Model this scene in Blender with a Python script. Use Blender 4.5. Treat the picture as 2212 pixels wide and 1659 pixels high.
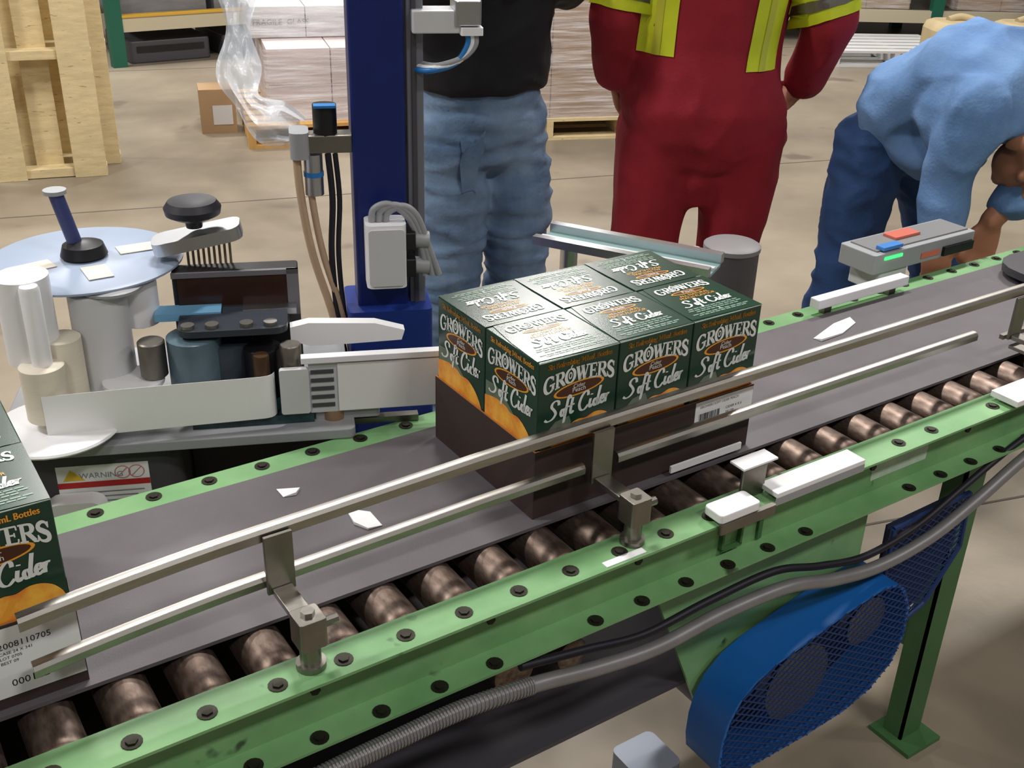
import bpy, bmesh, math, random
from mathutils import Vector, Matrix, noise

random.seed(7)
for o in list(bpy.data.objects):
    bpy.data.objects.remove(o)
scene = bpy.context.scene
COL = scene.collection
PI = math.pi
BZ = 0.82                                   # height of the belt surface above the floor

# ------------------------------------------------------------------ camera
IW, IH, FPX = 2212.0, 1659.0, 2372.9
PITCH, YAW, ROLL = 0.473891, 0.595462, 0.0301295
CAM = Vector((-0.723592, -1.008205, 0.839748 + BZ))
FW = Vector((math.sin(YAW) * math.cos(PITCH), math.cos(YAW) * math.cos(PITCH), -math.sin(PITCH)))
_r = Vector((math.cos(YAW), -math.sin(YAW), 0))
_u = _r.cross(FW)
RT = _r * math.cos(ROLL) + _u * math.sin(ROLL)
UP = _u * math.cos(ROLL) - _r * math.sin(ROLL)
cam_data = bpy.data.cameras.new('camera')
cam_data.sensor_fit = 'HORIZONTAL'
cam_data.sensor_width = 36.0
cam_data.lens = 36.0 * FPX / IW
cam_data.clip_start = 0.02
cam_data.clip_end = 200
cam = bpy.data.objects.new('camera', cam_data)
COL.objects.link(cam)
cam.matrix_world = Matrix((
    (RT.x, UP.x, -FW.x, CAM.x), (RT.y, UP.y, -FW.y, CAM.y), (RT.z, UP.z, -FW.z, CAM.z), (0, 0, 0, 1)))
scene.camera = cam

# ------------------------------------------------------------------ world and lights
world = bpy.data.worlds.new('world')
scene.world = world
world.use_nodes = True
world.node_tree.nodes['Background'].inputs[0].default_value = (0.80, 0.86, 1.0, 1)
world.node_tree.nodes['Background'].inputs[1].default_value = 0.25
LAMP_SPOTS = [(x, y, w) for y, w in ((-3.4, .52), (2.2, 1.02), (7.3, 1.25)) for x in (-3.4, 1.0, 5.3)]
LAMP_Z = 5.4
LAMP_W = 120.0
for i, (lx, ly, lw) in enumerate(LAMP_SPOTS):
    ld = bpy.data.lights.new('ceiling_lamp_light', 'AREA')
    ld.shape = 'RECTANGLE'
    ld.size, ld.size_y = 1.1, 0.42
    ld.energy = LAMP_W * lw
    ld.color = (1.0, 0.965, 0.925)
    lo = bpy.data.objects.new('ceiling_lamp_light', ld)
    COL.objects.link(lo)
    lo.location = (lx, ly, LAMP_Z)
vs = scene.view_settings
vs.view_transform = 'Standard'
vs.look = 'None'
vs.exposure = 0.76
vs.gamma = 1.0
vs.use_curve_mapping = False


def ray(px, py):
    return FW + RT * ((px - IW / 2) / FPX) - UP * ((py - IH / 2) / FPX)


def at_z(px, py, z):
    d = ray(px, py)
    return CAM + d * ((z - CAM.z) / d.z)


def at_y(px, py, y):
    d = ray(px, py)
    return CAM + d * ((y - CAM.y) / d.y)


def at_d(px, py, depth):
    return CAM + ray(px, py) * depth


# ------------------------------------------------------------------ materials
MATS = {}


def mat(name, col, rough=0.6, metal=0.0, var=0.0, vscale=8.0, col2=None, bump=0.0, bscale=60.0,
        stretch=(1, 1, 1), spots=None, emis=0.0, trans=0.0, alpha=1.0, coat=0.0, spec=0.5, ior=1.45):
    """A procedural material: base colour, two-tone noise, small worn spots, fine bump."""
    if name in MATS:
        return MATS[name]
    m = bpy.data.materials.new(name)
    m.use_nodes = True
    nt = m.node_tree
    b = nt.nodes['Principled BSDF']
    b.inputs['Roughness'].default_value = rough
    b.inputs['Metallic'].default_value = metal
    b.inputs['Base Color'].default_value = (*col, 1)
    b.inputs['Specular IOR Level'].default_value = spec
    b.inputs['IOR'].default_value = ior
    b.inputs['Coat Weight'].default_value = coat
    b.inputs['Transmission Weight'].default_value = trans
    b.inputs['Alpha'].default_value = alpha
    if emis:
        b.inputs['Emission Color'].default_value = (*col, 1)
        b.inputs['Emission Strength'].default_value = emis
    tc = nt.nodes.new('ShaderNodeTexCoord')
    mp = nt.nodes.new('ShaderNodeMapping')
    mp.inputs['Scale'].default_value = stretch
    nt.links.new(tc.outputs['Object'], mp.inputs['Vector'])
    if var > 0 or spots:
        n = nt.nodes.new('ShaderNodeTexNoise')
        n.inputs['Scale'].default_value = vscale
        n.inputs['Detail'].default_value = 5
        n.inputs['Roughness'].default_value = 0.6
        nt.links.new(mp.outputs['Vector'], n.inputs['Vector'])
        r = nt.nodes.new('ShaderNodeValToRGB')
        c2 = col2 if col2 else tuple(c * (1 - var) for c in col)
        r.color_ramp.elements[0].position = 0.33
        r.color_ramp.elements[0].color = (*c2, 1)
        r.color_ramp.elements[1].position = 0.66
        r.color_ramp.elements[1].color = (*col, 1)
        nt.links.new(n.outputs['Fac'], r.inputs['Fac'])
        out = r.outputs['Color']
        if spots:
            scol, sscale, thr = spots
            n2 = nt.nodes.new('ShaderNodeTexNoise')
            n2.inputs['Scale'].default_value = sscale
            n2.inputs['Detail'].default_value = 3
            nt.links.new(mp.outputs['Vector'], n2.inputs['Vector'])
            r2 = nt.nodes.new('ShaderNodeValToRGB')
            r2.color_ramp.elements[0].position = thr
            r2.color_ramp.elements[0].color = (0, 0, 0, 1)
            r2.color_ramp.elements[1].position = min(1, thr + 0.06)
            r2.color_ramp.elements[1].color = (1, 1, 1, 1)
            nt.links.new(n2.outputs['Fac'], r2.inputs['Fac'])
            mx = nt.nodes.new('ShaderNodeMix')
            mx.data_type = 'RGBA'
            nt.links.new(r2.outputs['Color'], mx.inputs['Factor'])
            nt.links.new(out, mx.inputs[6])
            mx.inputs[7].default_value = (*scol, 1)
            out = mx.outputs[2]
        nt.links.new(out, b.inputs['Base Color'])
    if bump > 0:
        n3 = nt.nodes.new('ShaderNodeTexNoise')
        n3.inputs['Scale'].default_value = bscale
        n3.inputs['Detail'].default_value = 4
        nt.links.new(mp.outputs['Vector'], n3.inputs['Vector'])
        bp = nt.nodes.new('ShaderNodeBump')
        bp.inputs['Strength'].default_value = bump
        bp.inputs['Distance'].default_value = 0.01
        nt.links.new(n3.outputs['Fac'], bp.inputs['Height'])
        nt.links.new(bp.outputs['Normal'], b.inputs['Normal'])
    MATS[name] = m
    return m


def S(r, g, b):
    """sRGB 0-255 to linear."""
    f = lambda c: (c / 255 / 12.92) if c / 255 <= 0.04045 else ((c / 255 + 0.055) / 1.055) ** 2.4
    return (f(r), f(g), f(b))


CONC = mat('concrete', S(150, 139, 122), 0.4, var=.25, vscale=.8, col2=S(116, 106, 92), bump=.05, bscale=40, spots=(S(112, 102, 90), 2.3, .64))
PAINTW = mat('wall_paint', S(118, 116, 112), .8, var=.08, vscale=2)
CEIL = mat('ceiling_sheet', S(84, 86, 88), .7, var=.1, vscale=1)
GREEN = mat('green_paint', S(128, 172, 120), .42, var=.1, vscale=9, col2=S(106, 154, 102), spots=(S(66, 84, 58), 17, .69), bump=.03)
DGREEN = mat('green_paint_dark_shaded', S(70, 112, 68), .5, var=.2, vscale=6)  # dark green; shade below the frame is put into the legs' colour
BELT = mat('belt_rubber', S(98, 93, 97), .55, var=.12, vscale=14, bump=.06, bscale=300)
STEEL = mat('stainless_steel', S(168, 164, 158), .34, 1.0, var=.12, vscale=30, stretch=(1, 6, 6))
STEELD = mat('dull_steel', S(142, 138, 130), .42, 1.0, var=.2, vscale=18)
ALU = mat('aluminium', S(200, 202, 206), .35, 1.0, var=.06, vscale=20)
ROLL_ = mat('roller_steel', S(138, 122, 112), .46, .85, var=.25, vscale=30, col2=S(88, 72, 64), stretch=(3, 1, 3))
BOLT = mat('oily_bolt', S(58, 56, 48), .5, .7, var=.3, vscale=60)
BLACK = mat('black_plastic', S(26, 26, 30), .4, var=.2, vscale=20)
RUBBER = mat('black_rubber', S(30, 28, 38), .5)
DGREY = mat('dark_grey_paint', S(72, 70, 76), .5, var=.08, vscale=5)
MGREY = mat('machine_grey', S(156, 158, 162), .4, var=.05, vscale=8)
LGREY = mat('pale_grey_plastic', S(208, 209, 212), .4, var=.04, vscale=8)
WHITE = mat('white_plastic', S(240, 240, 243), .35, var=.03, vscale=8)
CREAM = mat('cream_label_roll', S(226, 218, 200), .6, var=.06, vscale=20, stretch=(1, 1, 12))
PAPER = mat('label_paper', S(238, 238, 238), .55, var=.03, vscale=6)
DISC = mat('blue_grey_disc', S(156, 170, 192), .4, var=.04, vscale=5)
NAVY = mat('navy_column', S(16, 36, 108), .42, var=.12, vscale=4)
BLUEP = mat('blue_guard', S(22, 96, 176), .4, var=.08, vscale=7)
BLUEW = mat('blue_wire', S(24, 52, 104), .5)
BLUERIB = mat('light_blue_strip', S(120, 176, 214), .4)
SMOKE = mat('smoked_screen', S(58, 34, 24), .18, var=.4, vscale=6)
TEALG = mat('teal_plastic', S(96, 118, 130), .3, var=.3, vscale=12)
TEALS = mat('pale_teal_glass', S(150, 184, 184), .15, trans=.3)
WOOD = mat('pallet_wood', S(222, 202, 156), .75, var=.2, vscale=5, stretch=(2, 2, 9), bump=.1, bscale=30, spots=(S(170, 138, 88), 9, .66))
WOOD2 = mat('pallet_wood_orange', S(206, 160, 92), .75, var=.2, vscale=5, stretch=(7, 2, 2), bump=.1, bscale=30)
CARD = mat('brown_cardboard', S(168, 138, 104), .75, var=.08, vscale=4)
CARDP = mat('pink_white_carton', S(206, 192, 190), .65, var=.08, vscale=4)
CARDW = mat('white_carton', S(206, 206, 206), .6, var=.05, vscale=4)
TRAY = mat('dark_brown_tray_board', S(62, 48, 46), .62, var=.12, vscale=14)
KRAFT = mat('kraft_edge', S(168, 112, 62), .7)
BOXG = mat('glossy_green_card', S(28, 60, 46), .25, var=.1, vscale=10)
INKW = mat('white_ink', S(218, 222, 220), .3)
INKO = mat('orange_ink', S(232, 158, 48), .3)
INKB = mat('brown_ink', S(70, 34, 16), .3)
INKG = mat('grey_green_ink', S(126, 150, 136), .3)
INKLEAF = mat('leaf_ink', S(110, 126, 108), .3, var=.35, vscale=30)
PEACH = mat('peach_ink', S(250, 188, 70), .28, var=.3, vscale=22, col2=S(218, 92, 34))
INKK = mat('black_ink', S(40, 40, 42), .5)
INKR = mat('red_ink', S(186, 40, 40), .5)
INKY = mat('yellow_ink', S(222, 184, 50), .5)
SKIN = mat('skin', S(176, 122, 94), .5, var=.1, vscale=20)
HAIRM = mat('dark_hair', S(54, 38, 32), .6, var=.4, vscale=60, stretch=(1, 1, 4))
JEANS = mat('faded_jeans', S(126, 150, 178), .85, var=.3, vscale=7, col2=S(86, 112, 146), bump=.15, bscale=120)
JEANSD = mat('dark_jeans', S(52, 84, 136), .85, var=.25, vscale=7, bump=.15, bscale=120)
SHIRTB = mat('denim_shirt', S(112, 148, 194), .85, var=.15, vscale=5, col2=S(84, 120, 168), bump=.15, bscale=120)
JACK = mat('black_jacket', S(24, 24, 30), .8, var=.2, vscale=6)
RED = mat('red_coverall', S(150, 28, 44), .85, var=.18, vscale=6, bump=.12, bscale=90)
HIVIS = mat('yellow_tape', S(206, 216, 40), .5, var=.1, vscale=14)
SILVT = mat('silver_tape', S(190, 190, 60), .45)
SHOE = mat('black_leather', S(30, 26, 24), .5)
RACKG = mat('rack_green', S(30, 96, 76), .5)
RACKC = mat('rack_cream', S(196, 186, 160), .6)
RACKY = mat('rack_yellow', S(214, 168, 60), .6)
GREYW = mat('grey_wrapped_goods', S(128, 130, 136), .45, var=.25, vscale=5, stretch=(1, 1, 5))
LEDG = mat('green_led', (0.02, 1.0, 0.08), .4, emis=2.5)
GREYC = mat('grey_cable', S(150, 152, 156), .5)
CONDUIT = mat('grey_conduit', S(138, 136, 138), .42, .35, var=.15, vscale=20)
BLUEC = mat('blue_cable', S(40, 120, 190), .4)
TAN = mat('tan_hose', S(186, 158, 130), .5)
LAMPM = mat('lamp_diffuser', (1.0, 0.955, 0.88), .5, emis=1.2)
PAPW = mat('scrap_paper', S(236, 236, 238), .6)


def film_mat():
    m = bpy.data.materials.new('stretch_film')
    m.use_nodes = True
    nt = m.node_tree
    b = nt.nodes['Principled BSDF']
    b.inputs['Base Color'].default_value = (.9, .9, .95, 1)
    b.inputs['Roughness'].default_value = .22
    tc = nt.nodes.new('ShaderNodeTexCoord')
    mp = nt.nodes.new('ShaderNodeMapping')
    mp.inputs['Scale'].default_value = (1.2, 1.2, 14)
    mp.inputs['Rotation'].default_value = (.12, .1, 0)
    n = nt.nodes.new('ShaderNodeTexNoise')
    n.inputs['Scale'].default_value = 3
    n.inputs['Detail'].default_value = 4
    nt.links.new(tc.outputs['Object'], mp.inputs['Vector'])
    nt.links.new(mp.outputs['Vector'], n.inputs['Vector'])
    mr = nt.nodes.new('ShaderNodeMapRange')
    mr.inputs[1].default_value = .35
    mr.inputs[2].default_value = .7
    mr.inputs[3].default_value = .12
    mr.inputs[4].default_value = .55
    nt.links.new(n.outputs['Fac'], mr.inputs[0])
    nt.links.new(mr.outputs[0], b.inputs['Alpha'])
    bp = nt.nodes.new('ShaderNodeBump')
    bp.inputs['Strength'].default_value = .5
    bp.inputs['Distance'].default_value = .03
    nt.links.new(n.outputs['Fac'], bp.inputs['Height'])
    nt.links.new(bp.outputs['Normal'], b.inputs['Normal'])
    return m


FILM = film_mat()


# ------------------------------------------------------------------ mesh builder
class MB:
    def __init__(self, M=None):
        self.v, self.f, self.mi, self.M, self.cur = [], [], [], M, 0

    def slot(self, i):
        self.cur = i
        return self

    def add(self, vs_, fs):
        n = len(self.v)
        for p in vs_:
            p = Vector(p)
            self.v.append(self.M @ p if self.M else p)
        for f in fs:
            self.f.append(tuple(i + n for i in f))
            self.mi.append(self.cur)
        return self

    def box(self, x0, x1, y0, y1, z0, z1, T=None):
        x0, x1 = sorted((x0, x1)); y0, y1 = sorted((y0, y1)); z0, z1 = sorted((z0, z1))
        p = [Vector((x, y, z)) for z in (z0, z1) for y in (y0, y1) for x in (x0, x1)]
        if T:
            p = [T @ q for q in p]
        return self.add(p, [(0, 2, 3, 1), (4, 5, 7, 6), (0, 1, 5, 4), (2, 6, 7, 3), (0, 4, 6, 2), (1, 3, 7, 5)])

    def rbox(self, x0, x1, y0, y1, z0, z1, r, T=None, axis='z', seg=4):
        """Box with its four edges along one axis rounded."""
        if axis == 'z':
            a0, a1, b0, b1, c0, c1 = x0, x1, y0, y1, z0, z1
            mk = lambda a, b, c: Vector((a, b, c))
        elif axis == 'y':
            a0, a1, b0, b1, c0, c1 = x0, x1, z0, z1, y0, y1
            mk = lambda a, b, c: Vector((a, c, b))
        else:
            a0, a1, b0, b1, c0, c1 = y0, y1, z0, z1, x0, x1
            mk = lambda a, b, c: Vector((c, a, b))
        r = min(r, (a1 - a0) * .499, (b1 - b0) * .499)
        ring = []
        for cx, cy, s in ((a1 - r, b1 - r, 0), (a0 + r, b1 - r, 1), (a0 + r, b0 + r, 2), (a1 - r, b0 + r, 3)):
            for k in range(seg + 1):
                t = (s + k / seg) * PI / 2
                ring.append((cx + r * math.cos(t), cy + r * math.sin(t)))
        n = len(ring)
        p = [mk(a, b, c0) for a, b in ring] + [mk(a, b, c1) for a, b in ring]
        if T:
            p = [T @ q for q in p]
        fs = [tuple(range(n))[::-1], tuple(range(n, 2 * n))]
        fs += [(i, (i + 1) % n, n + (i + 1) % n, n + i) for i in range(n)]
        return self.add(p, fs)

    def cyl(self, p0, p1, r0, r1=None, n=20, cap=True):
        p0, p1 = Vector(p0), Vector(p1)
        r1 = r0 if r1 is None else r1
        ax = (p1 - p0).normalized()
        a = ax.orthogonal().normalized()
        b = ax.cross(a)
        vs_ = []
        for p, r in ((p0, r0), (p1, r1)):
            for k in range(n):
                t = 2 * PI * k / n
                vs_.append(p + (a * math.cos(t) + b * math.sin(t)) * r)
        fs = [(k, (k + 1) % n, n + (k + 1) % n, n + k) for k in range(n)]
        if cap:
            fs += [tuple(range(n))[::-1], tuple(range(n, 2 * n))]
        return self.add(vs_, fs)

    def lathe(self, c, prof, n=28, axis=(0, 0, 1)):
        """prof: (radius, distance along axis); closed at both ends."""
        ax = Vector(axis).normalized()
        a = ax.orthogonal().normalized()
        b = ax.cross(a)
        c = Vector(c)
        vs_, fs = [], []
        for r, h in prof:
            for k in range(n):
                t = 2 * PI * k / n
                vs_.append(c + ax * h + (a * math.cos(t) + b * math.sin(t)) * r)
        for i in range(len(prof) - 1):
            for k in range(n):
                fs.append((i * n + k, i * n + (k + 1) % n, (i + 1) * n + (k + 1) % n, (i + 1) * n + k))
        fs.append(tuple(range(n))[::-1])
        fs.append(tuple(range((len(prof) - 1) * n, len(prof) * n)))
        return self.add(vs_, fs)

    def tube(self, pts, r, n=10, sub=6, radii=None):
        pts = smooth_path([Vector(p) for p in pts], sub) if sub > 1 and len(pts) > 2 else [Vector(p) for p in pts]
        m = len(pts)
        prev = None
        vs_, fs = [], []
        for i, p in enumerate(pts):
            t = (pts[min(i + 1, m - 1)] - pts[max(i - 1, 0)]).normalized()
            a = t.orthogonal().normalized() if prev is None else (prev - t * prev.dot(t)).normalized()
            prev = a
            b = t.cross(a)
            rr = r if radii is None else radii(i / (m - 1))
            for k in range(n):
                w = 2 * PI * k / n
                vs_.append(p + (a * math.cos(w) + b * math.sin(w)) * rr)
        for i in range(m - 1):
            for k in range(n):
                fs.append((i * n + k, i * n + (k + 1) % n, (i + 1) * n + (k + 1) % n, (i + 1) * n + k))
        fs.append(tuple(range(n))[::-1])
        fs.append(tuple(range((m - 1) * n, m * n)))
        return self.add(vs_, fs)

    def prism(self, poly, mk, d0, d1):
        """poly in 2D, mk(a, b, depth) -> 3D point."""
        n = len(poly)
        vs_ = [mk(a, b, d0) for a, b in poly] + [mk(a, b, d1) for a, b in poly]
        fs = [tuple(range(n))[::-1], tuple(range(n, 2 * n))]
        fs += [(i, (i + 1) % n, n + (i + 1) % n, n + i) for i in range(n)]
        return self.add(vs_, fs)

    def flat(self, poly, mk, d=0):
        return self.add([mk(a, b, d) for a, b in poly], [tuple(range(len(poly)))])

    def loft(self, secs, n=20):
        """secs: (centre, half-width vector, half-depth vector); rounded caps."""
        vs_, fs = [], []
        m = len(secs)
        for c, a, b in secs:
            c, a, b = Vector(c), Vector(a), Vector(b)
            for k in range(n):
                t = 2 * PI * k / n
                vs_.append(c + a * math.cos(t) + b * math.sin(t))
        for i in range(m - 1):
            for k in range(n):
                fs.append((i * n + k, i * n + (k + 1) % n, (i + 1) * n + (k + 1) % n, (i + 1) * n + k))
        fs.append(tuple(range(n))[::-1])
        fs.append(tuple(range((m - 1) * n, m * n)))
        return self.add(vs_, fs)

    def ball(self, c, rx, ry=None, rz=None, n=14, R=None):
        ry = rx if ry is None else ry
        rz = rx if rz is None else rz
        c = Vector(c)
        vs_, fs = [], []
        m = n // 2
        for i in range(1, m):
            ph = PI * i / m
            for k in range(n):
                t = 2 * PI * k / n
                q = Vector((rx * math.sin(ph) * math.cos(t), ry * math.sin(ph) * math.sin(t), rz * math.cos(ph)))
                vs_.append(c + (R @ q if R else q))
        top, bot = Vector((0, 0, rz)), Vector((0, 0, -rz))
        vs_ += [c + (R @ top if R else top), c + (R @ bot if R else bot)]
        for i in range(m - 2):
            for k in range(n):
                fs.append((i * n + k, (i + 1) * n + k, (i + 1) * n + (k + 1) % n, i * n + (k + 1) % n))
        ti, bi = len(vs_) - 2, len(vs_) - 1
        for k in range(n):
            fs.append((ti, k, (k + 1) % n))
            fs.append((bi, (m - 2) * n + (k + 1) % n, (m - 2) * n + k))
        return self.add(vs_, fs)

    def limb(self, pts, radii, n=14):
        """Tapered limb with ball joints."""
        for p, r in zip(pts, radii):
            self.ball(p, r, n=n)
        for i in range(len(pts) - 1):
            if (Vector(pts[i]) - Vector(pts[i + 1])).length > 1e-5:
                self.cyl(pts[i], pts[i + 1], radii[i], radii[i + 1], n=n)
        return self

    def mesh(self, name, mats, smooth=False, fix=True):
        me = bpy.data.meshes.new(name)
        me.from_pydata([tuple(p) for p in self.v], [], self.f)
        mats = mats if isinstance(mats, (list, tuple)) else [mats]
        for m in mats:
            me.materials.append(m)
        if len(mats) > 1:
            me.polygons.foreach_set('material_index', self.mi)
        if fix:
            bm = bmesh.new()
            bm.from_mesh(me)
            bmesh.ops.recalc_face_normals(bm, faces=bm.faces)
            bm.to_mesh(me)
            bm.free()
        if smooth:
            me.polygons.foreach_set('use_smooth', [True] * len(me.polygons))
            try:
                me.set_sharp_from_angle(angle=math.radians(smooth if smooth is not True else 40))
            except Exception:
                pass
        me.update()
        return me

    def build(self, name, mats, parent=None, smooth=False, bevel=0, fix=True, local=False):
        me = self.mesh(name, mats, smooth, fix)
        return link(name, me, parent, bevel, local)


def smooth_path(pts, sub):
    out = []
    m = len(pts)
    for i in range(m - 1):
        p0, p1, p2, p3 = pts[max(i - 1, 0)], pts[i], pts[i + 1], pts[min(i + 2, m - 1)]
        for k in range(sub):
            t = k / sub
            out.append(0.5 * ((2 * p1) + (p2 - p0) * t + (2 * p0 - 5 * p1 + 4 * p2 - p3) * t * t + (3 * p1 - p0 - 3 * p2 + p3) * t ** 3))
    out.append(pts[-1])
    return out


def pm(o):
    return Matrix.LocRotScale(o.location, o.rotation_euler, o.scale) if o.parent is None else pm(o.parent) @ o.matrix_parent_inverse @ Matrix.LocRotScale(o.location, o.rotation_euler, o.scale)


def link(name, me, parent=None, bevel=0, local=False):
    o = bpy.data.objects.new(name, me)
    COL.objects.link(o)
    if parent is not None:
        o.parent = parent
        if not local:                         # vertices given in world space
            o.matrix_parent_inverse = pm(parent).inverted()
    if bevel:
        b = o.modifiers.new('edge', 'BEVEL')
        b.width = bevel
        b.segments = 2
        b.limit_method = 'ANGLE'
        b.angle_limit = math.radians(50)
    return o


def tag(o, label=None, cat=None, group=None, kind=None):
    if label: o['label'] = label
    if cat: o['category'] = cat
    if group: o['group'] = group
    if kind: o['kind'] = kind
    return o


def thing(name, label, cat, loc=(0, 0, 0), rz=0.0, group=None):
    o = bpy.data.objects.new(name, None)
    COL.objects.link(o)
    o.empty_display_size = .05
    o.location = loc
    o.rotation_euler = (0, 0, rz)
    return tag(o, label, cat, group)


def struct(o):
    o['kind'] = 'structure'
    return o


def text_poly(body, size, align='CENTER'):
    """Built-in lettering as 2D vertices and faces."""
    cu = bpy.data.curves.new('t', 'FONT')
    cu.body = body
    cu.size = size
    cu.align_x = align
    cu.resolution_u = 2
    ob = bpy.data.objects.new('t', cu)
    COL.objects.link(ob)
    dg = bpy.context.evaluated_depsgraph_get()
    me = bpy.data.meshes.new_from_object(ob.evaluated_get(dg))
    vs_ = [(v.co.x, v.co.y) for v in me.vertices]
    fs = [tuple(p.vertices) for p in me.polygons]
    bpy.data.objects.remove(ob)
    bpy.data.meshes.remove(me)
    bpy.data.curves.remove(cu)
    return vs_, fs


def add_text(mb, body, size, mk, d, align='CENTER', sx=1.0):
    vs_, fs = text_poly(body, size, align)
    mb.add([mk(a * sx, b, d) for a, b in vs_], fs)


# ------------------------------------------------------------------ the hall
X0, X1, Y0, Y1, H = -7.0, 12.0, -6.0, 13.0, 6.2
floor = struct(MB().box(X0, X1, Y0, Y1, -.12, 0).build('floor', CONC))
JA, JB = Vector((-3, 5.02, 0)), Vector((9.5, 1.63, 0))
dj = (JB - JA).normalized()
nj = Vector((-dj.y, dj.x, 0))
JOINT = mat('joint_filler', S(92, 84, 74), .8)


def joint(a, b, w=.008):
    d = (b - a).normalized()
    n = Vector((-d.y, d.x, 0)) * w / 2
    m = MB()
    m.add([a - n, b - n, b + n, a + n, a - n + Vector((0, 0, .0012)), b - n + Vector((0, 0, .0012)), b + n + Vector((0, 0, .0012)), a + n + Vector((0, 0, .0012))],
          [(3, 2, 1, 0), (4, 5, 6, 7), (0, 1, 5, 4), (1, 2, 6, 5), (2, 3, 7, 6), (3, 0, 4, 7)])
    m.build('floor_joint', JOINT, floor)


joint(JA, JB)
joint(JA + nj * 3.2, JB + nj * 3.2)
joint(JA - nj * 3.2, JB - nj * 3.2)
struct(MB().box(X0, X1, Y1, Y1 + .2, 0, H).build('wall_back', PAINTW))
struct(MB().box(X0, X1, Y0 - .2, Y0, 0, H).build('wall_front', PAINTW))
struct(MB().box(X0 - .2, X0, Y0, Y1, 0, H).build('wall_left', PAINTW))
struct(MB().box(X1, X1 + .2, Y0, Y1, 0, H).build('wall_right', PAINTW))
struct(MB().box(X0, X1, Y0, Y1, H, H + .1).build('ceiling', CEIL))
# ------------------------------------------------------------------ main conveyor
PITCHR = 0.0787
CX0, CX1 = -2.1, 2.6
NF_IN, NF_OUT, WEB_Y, FL_Z = -.086, -.141, -.098, -.0035
conv = thing('roller_belt_conveyor', 'green framed belt conveyor with bare rollers along its near edge', 'conveyor', (0.2, .1, 0))


def channel(y_in, y_out, web, sgn, name):
    """Outward-facing C-channel of one side."""
    t = .004
    m = MB()
    m.box(CX0, CX1, min(y_in, y_out), max(y_in, y_out), BZ + FL_Z - t, BZ + FL_Z)
    m.box(CX0, CX1, min(web, web + t * sgn), max(web, web + t * sgn), BZ - .094, BZ + FL_Z - t)
    m.box(CX0, CX1, min(web, y_out), max(web, y_out), BZ - .098, BZ - .094)
    return m.build(name, GREEN, conv)


near = channel(NF_IN, NF_OUT, WEB_Y, -1, 'side_channel')
far = channel(.292, .336, .30, 1, 'side_channel')
belt_mb = MB()
belt_mb.rbox(CX0 + .05, CX1 - .05, -.017, .288, BZ - .108, BZ, .05, axis='y', seg=8)
belt = MB().box(CX0 + .05, CX1 - .05, -.017, .288, BZ - .005, BZ).build('belt', BELT, conv)
MB().box(CX0 + .05, CX1 - .05, -.017, .288, BZ - .12, BZ - .116).build('return_belt', BELT, conv)
BR = .029
rme = None
bme = MB().cyl((0, 0, 0), (0, 0, .0035), .0065, n=6).mesh('bolt', BOLT)
wme = MB().cyl((0, 0, 0), (0, 0, .0012), .011, n=14).mesh('washer', BOLT)
x = -.634 - PITCHR * 18
k = 0
while x < CX1 - .08:
    if x > CX0 + .06:
        if rme is None:
            rm = MB()
            rm.lathe((0, -.084, 0), [(.018, 0), (.026, .002), (.0285, .005), (BR, .014), (BR, .362), (.0285, .368), (.018, .372)], n=24, axis=(0, 1, 0))
            rme = rm.mesh('roller', ROLL_, smooth=40)
        o = link('roller', rme, conv)
        o.location = (x, 0, BZ - .0052 - BR)
        xb = x - .018
        for (bx, by, bz) in ((xb, -.118, BZ + FL_Z), (xb + .04, -.127, BZ - .094), (xb, .318, BZ + FL_Z)):
            if random.random() < .9:
                o = link('bolt', bme, conv)
                o.location = (bx, by, bz)
                o.rotation_euler = (0, 0, random.random() * 3)
                w = link('washer', wme, o, local=True)
                w.location = (0, 0, 0)
        if k % 3 == 0:
            o = link('bolt', bme, conv)
            o.location = (x + .03, WEB_Y - .004, BZ - .045)
            o.rotation_euler = (PI / 2, 0, 0)
    x += PITCHR
    k += 1
# splice plate and joint of two frame lengths on the near side, hanging clip, pale sticker
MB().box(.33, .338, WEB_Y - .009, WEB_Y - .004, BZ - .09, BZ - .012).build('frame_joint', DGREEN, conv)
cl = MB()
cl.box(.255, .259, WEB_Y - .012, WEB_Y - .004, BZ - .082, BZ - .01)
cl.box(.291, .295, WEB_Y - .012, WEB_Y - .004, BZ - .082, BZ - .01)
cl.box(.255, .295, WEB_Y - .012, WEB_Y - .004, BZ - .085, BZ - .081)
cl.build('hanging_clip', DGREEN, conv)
a = at_y(1880, 1035, WEB_Y - .005)
b = at_y(2000, 985, WEB_Y - .005)
MB().box(a.x, b.x, WEB_Y - .0052, WEB_Y - .004, a.z - .004, a.z + .028).build('worn_sticker', mat('worn_sticker', S(186, 206, 188), .6, var=.2, vscale=40), conv)
# cross members, legs and brackets under the belt
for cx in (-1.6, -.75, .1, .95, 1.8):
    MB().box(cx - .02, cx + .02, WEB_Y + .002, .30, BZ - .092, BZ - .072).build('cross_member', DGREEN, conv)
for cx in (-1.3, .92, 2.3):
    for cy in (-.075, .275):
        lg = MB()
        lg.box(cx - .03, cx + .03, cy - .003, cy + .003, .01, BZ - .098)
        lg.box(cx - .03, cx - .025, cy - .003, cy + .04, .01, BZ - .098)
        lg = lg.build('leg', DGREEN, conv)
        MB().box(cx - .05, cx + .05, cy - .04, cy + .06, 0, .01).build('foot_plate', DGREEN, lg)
    MB().box(cx - .02, cx + .02, -.075, .275, .22, .26).build('leg_brace', DGREEN, conv)
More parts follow.
